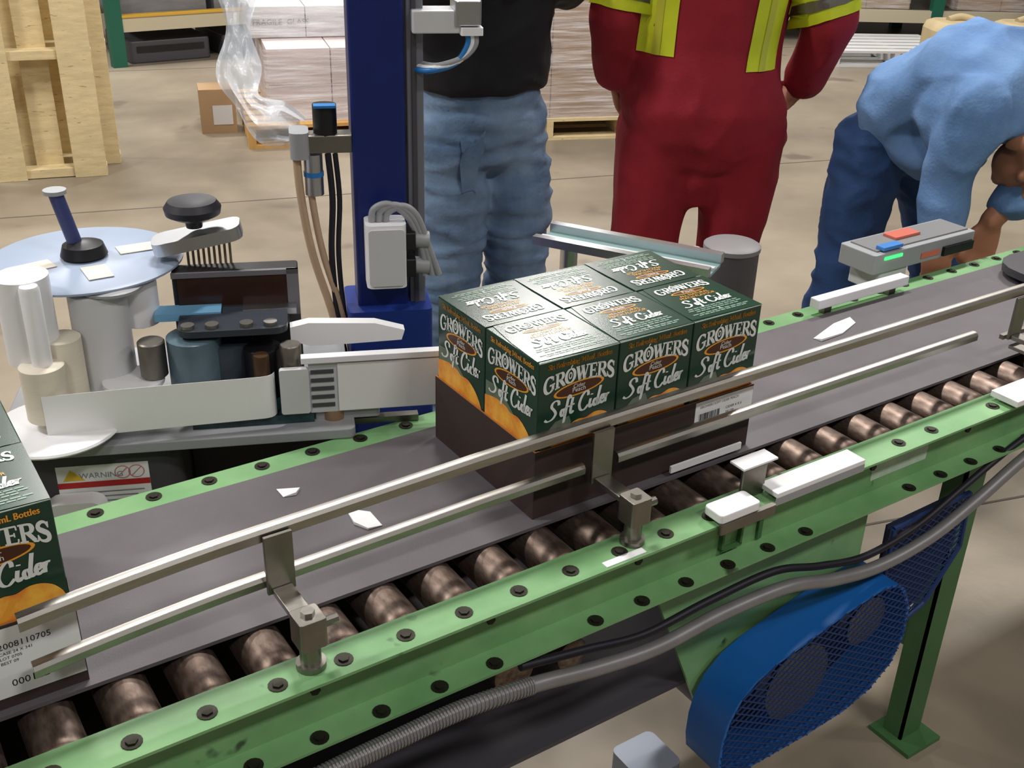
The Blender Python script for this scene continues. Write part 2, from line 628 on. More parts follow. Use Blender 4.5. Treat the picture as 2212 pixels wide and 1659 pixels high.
# drive bracket plate (green) that carries the blue guard
MB().prism([(.145, -.098), (.62, -.098), (.62, -.36), (.50, -.60), (.36, -.60)],
           lambda a, b, d: Vector((a, d, BZ + b)), -.082, -.076).build('drive_plate', GREEN, conv)
MB().rbox(.40, .66, -.07, .20, BZ - .62, BZ - .40, .09, axis='y', seg=6).build('drive_motor', DGREY, conv, smooth=40)
for (rx, rz, rr) in ((-.06, -.20, .032), (.04, -.215, .026)):
    MB().lathe((rx, -.06, BZ + rz), [(.02, 0), (rr, .004), (rr, .32), (.02, .324)], axis=(0, 1, 0)).build('return_roller', ROLL_, conv, smooth=40)
dark_sheet = MB().box(CX0 + .1, .38, -.07, .28, BZ - .36, BZ - .352).build('shade_sheet', DGREY, conv)  # added dark sheet standing in for the shade under the belt

# conduit pipe under the near frame
pts = []
for (px, py) in [(560, 1745), (720, 1663), (860, 1596), (1000, 1532), (1150, 1480), (1290, 1443), (1420, 1398), (1560, 1325), (1700, 1268), (1800, 1252), (1900, 1222), (2010, 1160), (2110, 1080), (2212, 990), (2330, 900)]:
    pts.append(at_y(px, py, -.162))
cpipe = tag(MB().tube(pts, .0105, n=12, sub=8).build('conduit_pipe', CONDUIT, smooth=60), 'bent grey conduit pipe running below the green conveyor frame', 'pipe')
cable2 = [p + Vector((0, .028, .006 + .005 * math.sin(i * 1.7))) for i, p in enumerate(pts)][4:]
tag(MB().tube(cable2, .006, n=10, sub=8).build('black_cable', RUBBER, smooth=60), 'thin black cable lying behind the bent grey conduit pipe', 'cable')
rg = MB()
pp = smooth_path([Vector(p) for p in pts[:5]], 40)
for i in range(0, len(pp) - 2, 2):
    d = (pp[i + 1] - pp[i])
    rg.cyl(pp[i] - d.normalized() * .0012, pp[i] + d.normalized() * .0012, .0118, n=12)
rg.build('threaded_sleeve', CONDUIT, cpipe)

# blue mesh guard
gd = thing('drive_guard', 'bright blue drive guard with a dark wire mesh face under the conveyor', 'guard', (.53, -.13, BZ - .5))
GY0, GY1 = -.168, -.092
def guard_outline(inset=0.0):
    pts_ = [(.635, -.262), (.615, -.246), (.58, -.239), (.50, -.250), (.40, -.274), (.345, -.288), (.305, -.305), (.275, -.332), (.258, -.365), (.251, -.40), (.250, -.44),
            (.255, -.47), (.275, -.488), (.33, -.492), (.45, -.49), (.54, -.482), (.60, -.462), (.645, -.425), (.665, -.37), (.66, -.31)]
    c0_ = 0
    c = Vector((.45, -.37))
    res = []
    for p in pts_:
        v = Vector(p) - c
        res.append(tuple(c + v * (1 - inset / v.length)))
    return res
go, gi = guard_outline(), guard_outline(.006)
n = len(go)
m = MB()
vs_ = [(a, y, BZ + b) for y in (GY0, GY1) for a, b in go] + [(a, y, BZ + b) for y in (GY0, GY1) for a, b in gi]
fs = []
for i in range(n):
    j = (i + 1) % n
    fs += [(i, j, n + j, n + i), (2 * n + i, 3 * n + i, 3 * n + j, 2 * n + j), (i, 2 * n + i, 2 * n + j, j), (n + i, n + j, 3 * n + j, 3 * n + i)]
m.add(vs_, fs)
m.build('rim', BLUEP, gd, smooth=50)


def inside(p, poly):
    c = False
    for i in range(len(poly)):
        (x1, y1), (x2, y2) = poly[i], poly[i - 1]
        if (y1 > p[1]) != (y2 > p[1]) and p[0] < (x2 - x1) * (p[1] - y1) / (y2 - y1) + x1:
            c = not c
    return c


def clip_lines(poly, ang, step):
    d = Vector((math.cos(ang), math.sin(ang)))
    nn = Vector((-d.y, d.x))
    c = Vector((.48, -.37))
    segs = []
    for i in range(-90, 91):
        o = c + nn * (i * step)
        st = None
        for k in range(-175, 176):
            q = o + d * (k * .004)
            ins = inside(q, poly)
            if ins and st is None:
                st = q
            if not ins and st is not None:
                segs.append((st, q)); st = None
    return segs


m = MB()
for ang in (.55, -.55):
    for a, b in clip_lines(guard_outline(.003), ang, .0115):
        m.cyl((a.x, GY0 - .001, BZ + a.y), (b.x, GY0 - .001, BZ + b.y), .0013, n=4)
tag(m.build('wire_mesh', BLUEW, gd), kind='stuff')
MB().prism(guard_outline(.008), lambda a, b, d: Vector((a, d, BZ + b)), GY1, GY1 - .003).build('back_plate', mat('guard_back', S(34, 34, 44), .6), gd)
pul = MB().lathe((.43, -.15, BZ - .38), [(.02, 0), (.07, .002), (.064, .012), (.07, .024), (.02, .026)], axis=(0, 1, 0)).build('pulley', STEELD, gd, smooth=40)
MB().lathe((.58, -.15, BZ - .32), [(.015, 0), (.045, .002), (.04, .012), (.045, .024), (.015, .026)], axis=(0, 1, 0)).build('pulley', STEELD, gd, smooth=40)

# second, darker mesh panel further along
mg = thing('mesh_panel', 'dark blue wire mesh panel right of the bright blue drive guard', 'mesh panel', (.76, -.1, BZ - .42))
PO = [(.66, -.19), (.86, -.185), (.87, -.30), (.80, -.40), (.69, -.44), (.665, -.43)]
fm = MB()
for i in range(len(PO)):
    a, b = PO[i], PO[(i + 1) % len(PO)]
    fm.cyl((a[0], -.108, BZ + a[1]), (b[0], -.108, BZ + b[1]), .005, n=8)
fm.build('panel_frame', BLUEW, mg)
m = MB()
for ang in (.55, -.55):
    for a, b in clip_lines(PO, ang, .0115):
        m.cyl((a.x, -.108, BZ + a.y), (b.x, -.108, BZ + b.y), .0015, n=4)
tag(m.build('wire_mesh', BLUEW, mg), kind='stuff')
MB().prism(PO, lambda a, b, d: Vector((a, d, BZ + b)), -.096, -.092).build('back_sheet', mat('navy_sheet', S(28, 40, 66), .6), mg)

# ------------------------------------------------------------------ guide rails on the near side
def rail_y(x):
    return -.021 - (max(0, (-.42 - x)) ** 1.6) * .14


def rail_z(x):
    return .004 * math.sin((x + .3) * 1.6) + min(0, x + .1) * .016


def rail_strip(xa, xb, z0, z1, name, parent):
    """Rounded rail with a slim top lip, following the flared line."""
    prof = [(-.007, z0), (-.0085, z0 + .0015), (-.0085, z1 - .005), (-.0055, z1 - .001), (-.003, z1), (.004, z1), (.0065, z1 - .002), (.0065, z1 - .0045), (-.004, z1 - .0055), (-.004, z0)]
    nseg = max(2, int((xb - xa) / .02))
    vs_, fs = [], []
    for i in range(nseg + 1):
        xx = xa + (xb - xa) * i / nseg
        for (dy, z) in prof:
            vs_.append((xx, rail_y(xx) + dy, BZ + z + rail_z(xx)))
    q = len(prof)
    for i in range(nseg):
        for k in range(q):
            fs.append((i * q + k, i * q + (k + 1) % q, (i + 1) * q + (k + 1) % q, (i + 1) * q + k))
    fs += [tuple(range(q)), tuple(range(nseg * q, nseg * q + q))]
    return MB().add(vs_, fs).build(name, STEEL, parent, smooth=28)


gr = thing('guide_rail', 'polished steel double guide rail along the near edge of the belt', 'guide rail', (.1, -.03, BZ))
rail_strip(-.645, 1.02, .125, .142, 'upper_rail', gr)
for xa, xb in ((-.64, -.385), (-.352, .062), (.118, .90)):
    rail_strip(xa, xb, .063, .078, 'lower_rail', gr)
for bx in (-.372, .085, 1.0):
    br = thing('rail_bracket', {-.372: 'steel post and arm bracket holding the left stretch of guide rail', .085: 'steel post and arm bracket in front of the cider tray', 1.0: 'steel rail bracket near the far right end of the belt'}[bx], 'bracket', (bx, -.1, BZ), 0, 'guide rail brackets')
    MB().box(bx - .017, bx + .017, -.0365, -.0315, BZ + .052, BZ + .130).build('rail_plate', STEELD, br, bevel=.001)
    MB().box(bx - .012, bx + .012, -.104, -.0365, BZ + .052, BZ + .060).build('arm', STEEL, br, bevel=.001)
    MB().rbox(bx - .016, bx + .016, -.124, -.092, BZ + .030, BZ + .068, .004).build('clamp', STEELD, br, bevel=.001)
    MB().cyl((bx, -.108, BZ - .003), (bx, -.108, BZ + .032), .012, n=18).build('post', STEELD, br, smooth=40)
    MB().cyl((bx, -.108, BZ - .0035), (bx, -.108, BZ + .004), .017, n=18).build('collar', STEELD, br, smooth=40)
    MB().cyl((bx + .016, -.108, BZ + .05), (bx + .034, -.108, BZ + .05), .006, n=8).build('clamp_screw', STEEL, br)
    MB().cyl((bx, -.108, BZ + .068), (bx, -.108, BZ + .074), .008, n=6).build('clamp_nut', STEEL, br)

# ------------------------------------------------------------------ cider four-packs in trays
W_, D_, H_ = .130, .1285, .231


def ribbon(mb, pts, width, mk, d, sub=6):
    P = smooth_path([Vector((a, b, 0)) for a, b in pts], sub) if len(pts) > 2 else [Vector((a, b, 0)) for a, b in pts]
    m = len(P)
    vs_, fs = [], []
    for i, p in enumerate(P):
        t = (P[min(i + 1, m - 1)] - P[max(i - 1, 0)])
        t = t.normalized() if t.length > 0 else Vector((1, 0, 0))
        nrm = Vector((-t.y, t.x, 0))
        w = width(i / (m - 1), t) / 2
        for s in (1, -1):
            q = p + nrm * w * s
            vs_.append(mk(q.x, q.y, d))
    for i in range(m - 1):
        fs.append((2 * i, 2 * i + 1, 2 * i + 3, 2 * i + 2))
    mb.add(vs_, fs)


def ring(cx, cy, rx, ry, a0=0, a1=360, n=14):
    return [(cx + rx * math.cos(math.radians(a0 + (a1 - a0) * i / n)), cy + ry * math.sin(math.radians(a0 + (a1 - a0) * i / n))) for i in range(n + 1)]


def thickthin(thick, thin):
    return lambda u, t: thin + (thick - thin) * abs(t.y) ** 1.3


def con(w):
    return lambda u, t: w


def letter(mb, ch, mk, d):
    K, N = .27, .10
    tt = thickthin(K, N)
    st = lambda x, y0=0, y1=1: ribbon(mb, [(x, y0), (x, y1)], con(K * .85), mk, d)
    bar = lambda x0, x1, y, w=N: ribbon(mb, [(x0, y), (x1, y)], con(w), mk, d)
    if ch == 'G':
        ribbon(mb, ring(.5, .5, .42, .47, 50, 318), tt, mk, d)
        bar(.52, 1.0, .44, .11); st(.82, .10, .44); ribbon(mb, [(.83, .95), (.83, .68)], con(.1), mk, d)
    elif ch == 'O':
        ribbon(mb, ring(.5, .5, .40, .47, 0, 360, 20), tt, mk, d)
        ribbon(mb, ring(.5, .52, .13, .20, 0, 360, 10), con(.09), mk, d)
        ribbon(mb, [(.5, .95), (.55, 1.12), (.66, 1.2)], con(.09), mk, d)
    elif ch == 'R':
        st(.22); bar(.02, .45, .04); bar(.02, .55, .96)
        ribbon(mb, [(.3, .95), (.62, .93), (.74, .74), (.62, .54), (.3, .5)], tt, mk, d)
        ribbon(mb, [(.46, .52), (.84, .06)], con(K * .9), mk, d); bar(.72, .98, .04)
    elif ch == 'W':
        ribbon(mb, [(.18, .97), (.42, .02)], con(K), mk, d); ribbon(mb, [(.42, .02), (.66, .97)], con(N), mk, d)
        ribbon(mb, [(.62, .97), (.86, .02)], con(K), mk, d); ribbon(mb, [(.86, .02), (1.12, .97)], con(N), mk, d)
        bar(.02, .36, .96); bar(.48, .8, .96); bar(.98, 1.26, .96)
    elif ch == 'E':
        st(.22); bar(.02, .74, .04); bar(.02, .72, .96); bar(.3, .58, .5)
        ribbon(mb, [(.72, .04), (.76, .26)], con(.09), mk, d); ribbon(mb, [(.70, .96), (.72, .74)], con(.09), mk, d)
        ribbon(mb, [(.58, .38), (.58, .62)], con(.08), mk, d)
    elif ch == 'S':
        ribbon(mb, [(.66, .76), (.56, .93), (.36, .97), (.17, .84), (.18, .64), (.40, .51), (.62, .38), (.64, .16), (.44, .03), (.20, .07), (.10, .26)],
               lambda u, t: .11 + .17 * math.sin(PI * u) ** 2, mk, d)
        ribbon(mb, [(.68, .97), (.66, .68)], con(.08), mk, d); ribbon(mb, [(.09, .34), (.07, .03)], con(.08), mk, d)


WORD = [('G', 1.0), ('R', .92), ('O', .98), ('W', 1.24), ('E', .80), ('R', .92), ('S', .76)]
WLEN = sum(w for _, w in WORD)


def growers(mb, mk, d, cx, cy, width, cap, bulge, big=.22):
    xx = 0
    for ch, w in WORD:
        xo = xx
        def mk2(a, b, dd, xo=xo):
            u = (xo + a) / WLEN
            e = 2 * u - 1
            sc = 1 + big * e * e
            return mk(cx + (u - .5) * width, cy + bulge * (1 - e * e) + (b - .4) * cap * sc, dd)
        letter(mb, ch, mk2, d)
        xx += w


def soft_cider(mb, mk, d, cx, cy, width, hgt, rise=0.0, fat=.115):
    sx = width / 3.5
    def mk2(a, b, dd):
        a = a - .12 + off[0]
        return mk(cx + (a - 1.55) * sx, cy + b * hgt + (a - 1.55) * sx * rise, dd)
    w = lambda u, t: fat * (.55 + .75 * abs(t.y))
    off = [0]
    for s in ([(.60, .72), (.58, .92), (.42, 1.0), (.25, .9), (.22, .72), (.36, .52), (.44, .3), (.28, .08), (.02, .02), (-.14, .14)],
              ring(.62, .24, .095, .18, 0, 360, 10),
              [(1.04, .88), (.98, 1.06), (.90, .9), (.80, .3), (.70, -.25), (.64, -.30)],
              [(.72, .44), (1.26, .52)], [(1.16, .9), (1.05, .26), (1.10, .06), (1.22, .16)],
              [(2.00, .72), (1.99, .92), (1.86, .98), (1.66, .78), (1.53, .40), (1.60, .08), (1.80, .0), (2.02, .2)],
              [(2.15, .5), (2.09, .16), (2.16, .03), (2.26, .16)], [(2.20, .68), (2.21, .74)],
              ring(2.42, .22, .10, .19, 0, 360, 10), [(2.68, 1.04), (2.54, .3), (2.57, .05), (2.68, .14)],
              [(2.72, .22), (2.88, .30), (2.90, .46), (2.79, .48), (2.71, .26), (2.78, .04), (2.94, .16)],
              [(3.02, .5), (2.98, .03)], [(3.0, .26), (3.09, .46), (3.20, .44)]):
        ribbon(mb, s, w, mk2, d, 4)
        off[0] = .20


ART_MATS = [INKW, INKO, INKB, PEACH, INKLEAF, INKG]


def face_art(side):
    m = MB()
    mk = lambda a, b, d: Vector((a, -d, b))        # faces -y, a to the right, b up, origin bottom left
    T = lambda fr: H_ * (1 - fr)
    # leaf and peach picture
    if side:
        leaf = [(.004, T(.46)), (.004, T(.33)), (.03, T(.32)), (.055, T(.37)), (.075, T(.43)), (.06, T(.47))]
        pe = [(.002, T(.43)), (.03, T(.405)), (.055, T(.41)), (.066, T(.43)), (.085, T(.425)), (.104, T(.465)), (.118, T(.53)), (.126, T(.62)), (.126, T(.8)), (.11, T(.97)), (.002, T(.97))]
        cl_ = [(.062, T(.43)), (.070, T(.43)), (.092, T(.56)), (.098, T(.75)), (.090, T(.75)), (.084, T(.56))]
    else:
        leaf = [(.004, T(.60)), (.012, T(.47)), (.03, T(.40)), (.052, T(.385)), (.056, T(.43)), (.04, T(.5)), (.03, T(.62))]
        pe = [(.018, T(.60)), (.034, T(.500)), (.055, T(.442)), (.068, T(.424)), (.080, T(.428)), (.094, T(.408)), (.108, T(.416)), (.120, T(.455)), (.127, T(.54)), (.127, T(.8)), (.11, T(.97)), (.02, T(.97)), (.008, T(.8))]
        cl_ = [(.074, T(.452)), (.082, T(.452)), (.066, T(.56)), (.056, T(.72)), (.048, T(.72)), (.058, T(.56))]
    m.slot(4).flat(leaf, mk, .0002)
    P = [(p.x, p.y) for p in smooth_path([Vector((a, b, 0)) for a, b in pe], 4)]
    m.slot(3).flat(P, mk, .0003)
    m.slot(1).flat(cl_, mk, .00036)
    # badge
    m.slot(1).flat(ring(.066, T(.218), .041, .0105, 0, 358, 24), lambda a, b, d: mk(a, b + (a - .066) * .06, d), .0003)
    m.slot(2).flat(ring(.066, T(.218), .037, .0085, 0, 358, 24), lambda a, b, d: mk(a, b + (a - .066) * .06, d), .0004)
    m.slot(0)
    add_text(m, 'Cider', .0085, lambda a, b, d: mk(.066 + a, T(.214) + b, d), .0005)
    add_text(m, 'Peach', .0095, lambda a, b, d: mk(.066 + a, T(.240) + b, d), .0005)
    growers(m, mk, .0006, .066, T(.172), .114, .0205, .0085)
    soft_cider(m, mk, .0006, .066, T(.375), .104, .0275, .05)
    m.slot(1)
    for q in (-.0003, 0, .0003):
        add_text(m, 'Six Refreshing 341mL Bottles', .0108, lambda a, b, d: mk(.066 + a + q, T(.060) + b + abs(q) * .8, d), .0005, sx=.80)
    return m


def top_art():
    m = MB()
    mk = lambda a, b, d: Vector((a, b, d))         # a right, b up the page; origin at the outer left corner
    Tb = lambda fr: D_ * (1 - fr)
    growers(m.slot(0), mk, .0006, .067, Tb(.205), .096, .0175, .003, .12)
    m.slot(1).flat(ring(.066, Tb(.305), .032, .006, 0, 358, 24), mk, .0003)
    m.slot(2).flat(ring(.066, Tb(.305), .029, .0045, 0, 358, 24), mk, .0004)
    m.slot(0)
    add_text(m, 'Peach', .0095, lambda a, b, d: mk(.066 + a, Tb(.325) + b, d), .0005)
    m.slot(1)
    add_text(m, 'ALL NATURAL', .0085, lambda a, b, d: mk(.068 + a, Tb(.415) + b, d), .0005)
    add_text(m, 'PEACH FLAVOUR', .0085, lambda a, b, d: mk(.068 + a, Tb(.475) + b, d), .0005)
    soft_cider(m.slot(0), mk, .0006, .068, Tb(.675), .090, .0215, 0)
    m.slot(5)
    for i, (w, f) in enumerate(((.094, .735), (.10, .775), (.08, .815), (.105, .87), (.09, .905))):
        for s in range(9):                          # lines of fine print
            x0 = .066 - w / 2 + w * s / 9
            m.flat([(x0, Tb(f)), (x0 + w / 9 * .84, Tb(f)), (x0 + w / 9 * .84, Tb(f) + .0026), (x0, Tb(f) + .0026)], mk, .0003)
    m.slot(0)
    add_text(m, 'R', .007, lambda a, b, d: mk(.066 + a, Tb(.855) + b, d), .0006)
    m.flat(ring(.066, Tb(.835), .0001, .0001, 0, 358, 8), mk, .0005)
    return m


ME_FRONT = face_art(False).mesh('printed_front', ART_MATS, fix=False)
ME_SIDE = face_art(True).mesh('printed_side', ART_MATS, fix=False)
ME_TOP = top_art().mesh('printed_top', ART_MATS, fix=False)


def four_pack_body():
    m = MB()
    g = .0009
    m.box(g, W_ - g, g, D_ - g, .001, H_ - .0012)
    return m.mesh('carton_body', BOXG)


ME_BODY = four_pack_body()


def flap_mesh():
    g = .0012
    a = [(g, .006), (W_ - g, g), (W_ - g, D_ - g), (.012, D_ - g), (g + .003, D_ * .55)]
    return MB().prism(a, lambda x_, y_, d: Vector((x_, y_, H_ - .0012 + d)), 0, .0008).mesh('top_flap', BOXG)


ME_FLAP = flap_mesh()
EDGE = MB().box(.0008, W_ - .0008, .0003, .0012, H_ - .0022, H_ - .0012).mesh('fold_edge', mat('worn_card_edge', S(150, 164, 154), .4))


def four_pack(origin, i, j, label, left_art, right_art):
    """j = 0 near row, 1 far row (printed the other way round)."""
    x0, y0, z0 = origin
    base = (x0 + i * W_, y0 + j * D_, z0)
    t = thing('cider_carton', label, 'carton', base, 0, 'green cider cartons')
    link('carton_body', ME_BODY, t, bevel=.0014, local=True)
    fl = link('top_flap', ME_FLAP, t, local=True)
    ar = link('printed_top', ME_TOP, t, local=True)
    if j == 0:
        ar.location = (0, 0, H_ - .0003)
    else:
        fl.location = (W_, D_, 0); fl.rotation_euler = (0, 0, PI)
        ar.location = (W_, D_, H_ - .0003); ar.rotation_euler = (0, 0, PI)
    fr = link('printed_front', ME_FRONT, t, local=True)
    ed = link('fold_edge', EDGE, t, local=True)
    if j == 0:
        fr.location = (0, .0007, 0)
    else:
        fr.location = (W_, D_ - .0007, 0); fr.rotation_euler = (0, 0, PI)
        ed.location = (W_, D_, 0); ed.rotation_euler = (0, 0, PI)
    if left_art:
        s = link('printed_side', ME_SIDE, t, local=True)
        s.location = (.0007, D_, 0); s.rotation_euler = (0, 0, -PI / 2)
    if right_art:
        s = link('printed_side', ME_SIDE, t, local=True)
        s.location = (W_ - .0007, 0, 0); s.rotation_euler = (0, 0, PI / 2)
    return t


TRAY_H = .104


def barcode(mb, mk, x0, y0, w, h, d):
    rs = random.Random(3)
    x_ = x0
    while x_ < x0 + w:
        bw = rs.choice((.0006, .0006, .001, .0014, .0018))
        mb.flat([(x_, y0), (x_ + bw, y0), (x_ + bw, y0 + h), (x_, y0 + h)], mk, d)
        x_ += bw + rs.choice((.0006, .0008, .0012))


def tray(x0, y0, z0, label, big):
    """Open brown tray; its inside is the 3 x 2 block of cartons."""
    t = thing('cardboard_tray', label, 'tray', (x0 + 1.5 * W_, y0 + D_, z0))
    th_ = .0025
    L, Dp = 3 * W_, 2 * D_
    xa, xb, ya, yb = x0 - th_, x0 + L + th_, y0 - th_, y0 + Dp + th_
    MB().box(xa, xb, ya, yb, z0, z0 + .002).build('bottom', TRAY, t)
    MB().box(xa, xb, ya, y0 - .0003, z0 + .002, z0 + TRAY_H).build('wall', TRAY, t)
    MB().box(xa, xb, y0 + Dp + .0003, yb, z0 + .002, z0 + TRAY_H).build('wall', TRAY, t)
    MB().box(xa, x0 - .0003, y0, y0 + Dp, z0 + .002, z0 + TRAY_H).build('wall', TRAY, t)
    MB().box(x0 + L + .0003, xb, y0, y0 + Dp, z0 + .002, z0 + TRAY_H).build('wall', TRAY, t)
    for zc in (z0 + TRAY_H,):
        MB().box(xa, xb, ya, ya + .0022, zc, zc + .0006).build('cut_edge', KRAFT, t)
        MB().box(xa, xa + .0022, ya + .0022, yb, zc, zc + .0006).build('cut_edge', KRAFT, t)
    mk = lambda a, b, d: Vector((a, ya - d, b))
    if not big:
        lb = MB().box(x0 + L - .112, xb - .001, ya - .0008, ya, z0 + .046, z0 + .102).build('shipping_label', PAPW, t)
        pr = MB()
        barcode(pr, mk, x0 + L - .104, z0 + .050, .040, .032, .0011)
        for r_ in range(4):
            add_text(pr, ['CIDER 4 X 6', '341 ML', 'PEACH', 'CASE 24'][r_], .006, lambda a, b, d, r_=r_: mk(x0 + L - .052 + a, z0 + .078 - r_ * .0075 + b, d), .0011, 'LEFT')
        add_text(pr, 'GROWERS SOFT CIDER PEACH', .0055, lambda a, b, d: mk(x0 + L - .104 + a, z0 + .091 + b, d), .0011, 'LEFT')
        pr.build('printing', INKK, lb, fix=False)
    else:
        lb = MB().box(x0 + .09, xb - .001, ya - .0008, ya, z0 + .014, z0 + .100).build('shipping_label', PAPW, t)
        pr = MB()
        R_ = x0 + L
        add_text(pr, 'SOFT CIDER PEACH', .008, lambda a, b, d: mk(R_ - .165 + a, z0 + .087 + b, d), .0011, 'LEFT')
        barcode(pr, mk, R_ - .15, z0 + .055, .062, .026, .0011)
        add_text(pr, '2008110705', .0105, lambda a, b, d: mk(R_ - .078 + a, z0 + .075 + b, d), .0011, 'LEFT')
        for r_ in range(3):
            add_text(pr, ['CASE 24 X 341', 'LOT 0705', 'BEST 09'][r_], .0052, lambda a, b, d, r_=r_: mk(R_ - .078 + a, z0 + .068 - r_ * .006 + b, d), .0011, 'LEFT')
        barcode(pr, mk, R_ - .15, z0 + .019, .062, .028, .0011)
        add_text(pr, '000122', .0125, lambda a, b, d: mk(R_ - .072 + a, z0 + .026 + b, d), .0011, 'LEFT')
        pr.build('printing', INKK, lb, fix=False)
    return t


tray(0, 0, BZ, 'dark brown cardboard tray under six cider cartons in mid belt', False)
NM = {(0, 0): 'green cider carton nearest the camera, front left of its tray', (1, 0): 'green cider carton middle of the near row in the mid-belt tray',
      (2, 0): 'green cider carton at the right end of the near row', (0, 1): 'green cider carton at the back left corner beside the labeller plate',
      (1, 1): 'green cider carton middle of the far row in the mid-belt tray', (2, 1): 'green cider carton at the far back right corner of its tray'}
for (i, j), lab in NM.items():
    four_pack((0, 0, BZ + .002), i, j, lab, i == 0, i == 2)
C2X = -.588 - 3 * W_
tray(C2X, -.004, BZ, 'cardboard tray with a large barcode label cut off by the left edge', True)
NM2 = {(1, 0): 'green cider carton cut off by the picture edge, near row, lower left',
       (2, 0): 'green cider carton above the large barcode label at lower left', (0, 1): None, (0, 0): None,
       (1, 1): 'green cider carton cut off by the picture edge, far row, left', (2, 1): 'green cider carton in the far row beside the white reel, at left edge'}
for (i, j), lab in NM2.items():
    if lab:
        four_pack((C2X, -.004, BZ + .002), i, j, lab, False, i == 2)

# ------------------------------------------------------------------ paper scraps, photo-eye bracket
def scrap(px, py, pts_, label):
    c = at_z(px, py, BZ)
    P = [at_z(a, b, BZ) - c for a, b in pts_]
    cx, cy = sum(p.x for p in P) / len(P), sum(p.y for p in P) / len(P)
    m = MB()
    n_ = len(P)
    vs_ = [Vector((p.x, p.y, .0006)) for p in P] + [Vector((p.x, p.y, .0012 + .004 * ((k * 7) % 3) / 2)) for k, p in enumerate(P)]
    vs_ += [Vector((cx, cy, .0006)), Vector((cx, cy, .0035))]
    fs = []
    for k in range(n_):
        q = (k + 1) % n_
        fs += [(k, q, n_ + q, n_ + k), (2 * n_, q, k), (2 * n_ + 1, n_ + k, n_ + q)]
    m.add(vs_, fs)
    o = m.build('paper_scrap', PAPW)
    o.location = (c.x, c.y, BZ)
    tag(o, label, 'paper', 'paper scraps on the belt')


scrap(620, 1066, [(597, 1058), (648, 1057), (640, 1070), (612, 1075)], 'small white paper scrap on the belt above the left rail bracket')
scrap(785, 1120, [(748, 1103), (775, 1106), (800, 1112), (826, 1136), (795, 1145), (765, 1134)], 'curled white paper scrap on the belt seen between the rails')
scrap(1800, 715, [(1757, 732), (1800, 702), (1835, 690), (1848, 698), (1820, 722), (1775, 738)], 'long white paper scrap on the belt right of the cartons')
c = at_z(1345, 1206, BZ + FL_Z)
tag(MB().box(c.x - .03, c.x + .035, -.137, -.126, BZ + FL_Z, BZ + FL_Z + .0012).build('white_tape_piece', PAPW), 'short white strip of tape on the near green flange', 'tape')
c = at_y(1545, 950, -.0310)
tag(MB().box(c.x - .068, c.x + .070, -.018, -.0145, BZ + .008, BZ + .019).build('white_strip', PAPW), 'slim white strip below the rail under the tray barcode label', 'strip')
eye = thing('sensor_bracket', 'white angled sensor bracket bolted on the near green frame', 'bracket', (.34, -.12, BZ))
MB().box(.318, .500, -.142, -.106, BZ + .004, BZ + .012).build('bar', WHITE, eye, bevel=.001)
MB().box(.318, .500, -.142, -.1395, BZ - .008, BZ + .004).build('bar_lip', MGREY, eye)
MB().box(.276, .322, -.112, -.107, BZ - .003, BZ + .046).build('upright_plate', STEELD, eye, bevel=.001)
MB().box(.276, .342, -.112, -.084, BZ + .046, BZ + .049).build('top_tab', WHITE, eye)
MB().rbox(.206, .280, -.148, -.112, BZ + .002, BZ + .016, .006).build('sensor_head', WHITE, eye, bevel=.002)
MB().rbox(.206, .31, -.150, -.142, BZ - .014, BZ + .002, .003).build('sensor_base', STEELD, eye)
MB().cyl((.285, -.128, BZ - .012), (.285, -.128, BZ + .004), .007, n=8).build('bolt', BOLT, eye)
br2 = thing('end_bracket', 'flat steel bracket with bright plate at the right edge of the belt', 'bracket', (.93, -.06, BZ))
pa, pb = at_z(2055, 720, BZ + .07), at_z(2190, 790, BZ + .07)
MB().box(.98, 1.16, -.028, -.020, BZ + .05, BZ + .058).build('bar', STEELD, br2)
MB().box(1.0, 1.19, -.075, -.030, BZ + .03, BZ + .036).build('plate', STEEL, br2)
MB().box(.86, .96, -.150, -.10, BZ + .004, BZ + .014).build('white_pad', WHITE, br2)
MB().box(1.02, 1.06, -.118, -.10, BZ - .003, BZ + .034).build('upright', STEELD, br2)

# ------------------------------------------------------------------ labelling machine (own frame)
MROT = math.radians(-22.4)
MF = Matrix.Translation((-.531, .498, BZ)) @ Matrix.Rotation(MROT, 4, 'Z')


def on_m(px, py, k):
    """Pixel on the machine's vertical plane at depth k -> machine coordinates."""
    inv = MF.inverted()
    o = inv @ CAM
    d = inv.to_3x3() @ ray(px, py)
    t = (k - o.y) / d.y
    return o + d * t


lab = thing('labelling_machine', 'grey label applicator machine with reels standing behind the conveyor', 'labelling machine', MF @ Vector((.25, .2, -BZ)), MROT)


def mm():
    return MB(MF)


mm().rbox(-.06, .46, 0, .34, -.003, .013, .01).build('base_plate', MGREY, lab, bevel=.0015)
body = mm().rbox(-.05, .20, .022, .32, -.55, -.004, .035).build('cabinet', DGREY, lab, smooth=40)
mm().box(.205, .44, .12, .32, -.55, -.004).build('rear_cabinet', BLACK, lab)
mm().box(-.04, .42, .04, .31, -BZ + .03, -.55).build('pedestal', BLACK, lab)
for fx, fy in ((-.03, .05), (.40, .05), (-.03, .30), (.40, .30)):
    mm().cyl((fx, fy, -BZ), (fx, fy, -BZ + .03), .02, n=14).build('foot', RUBBER, lab)
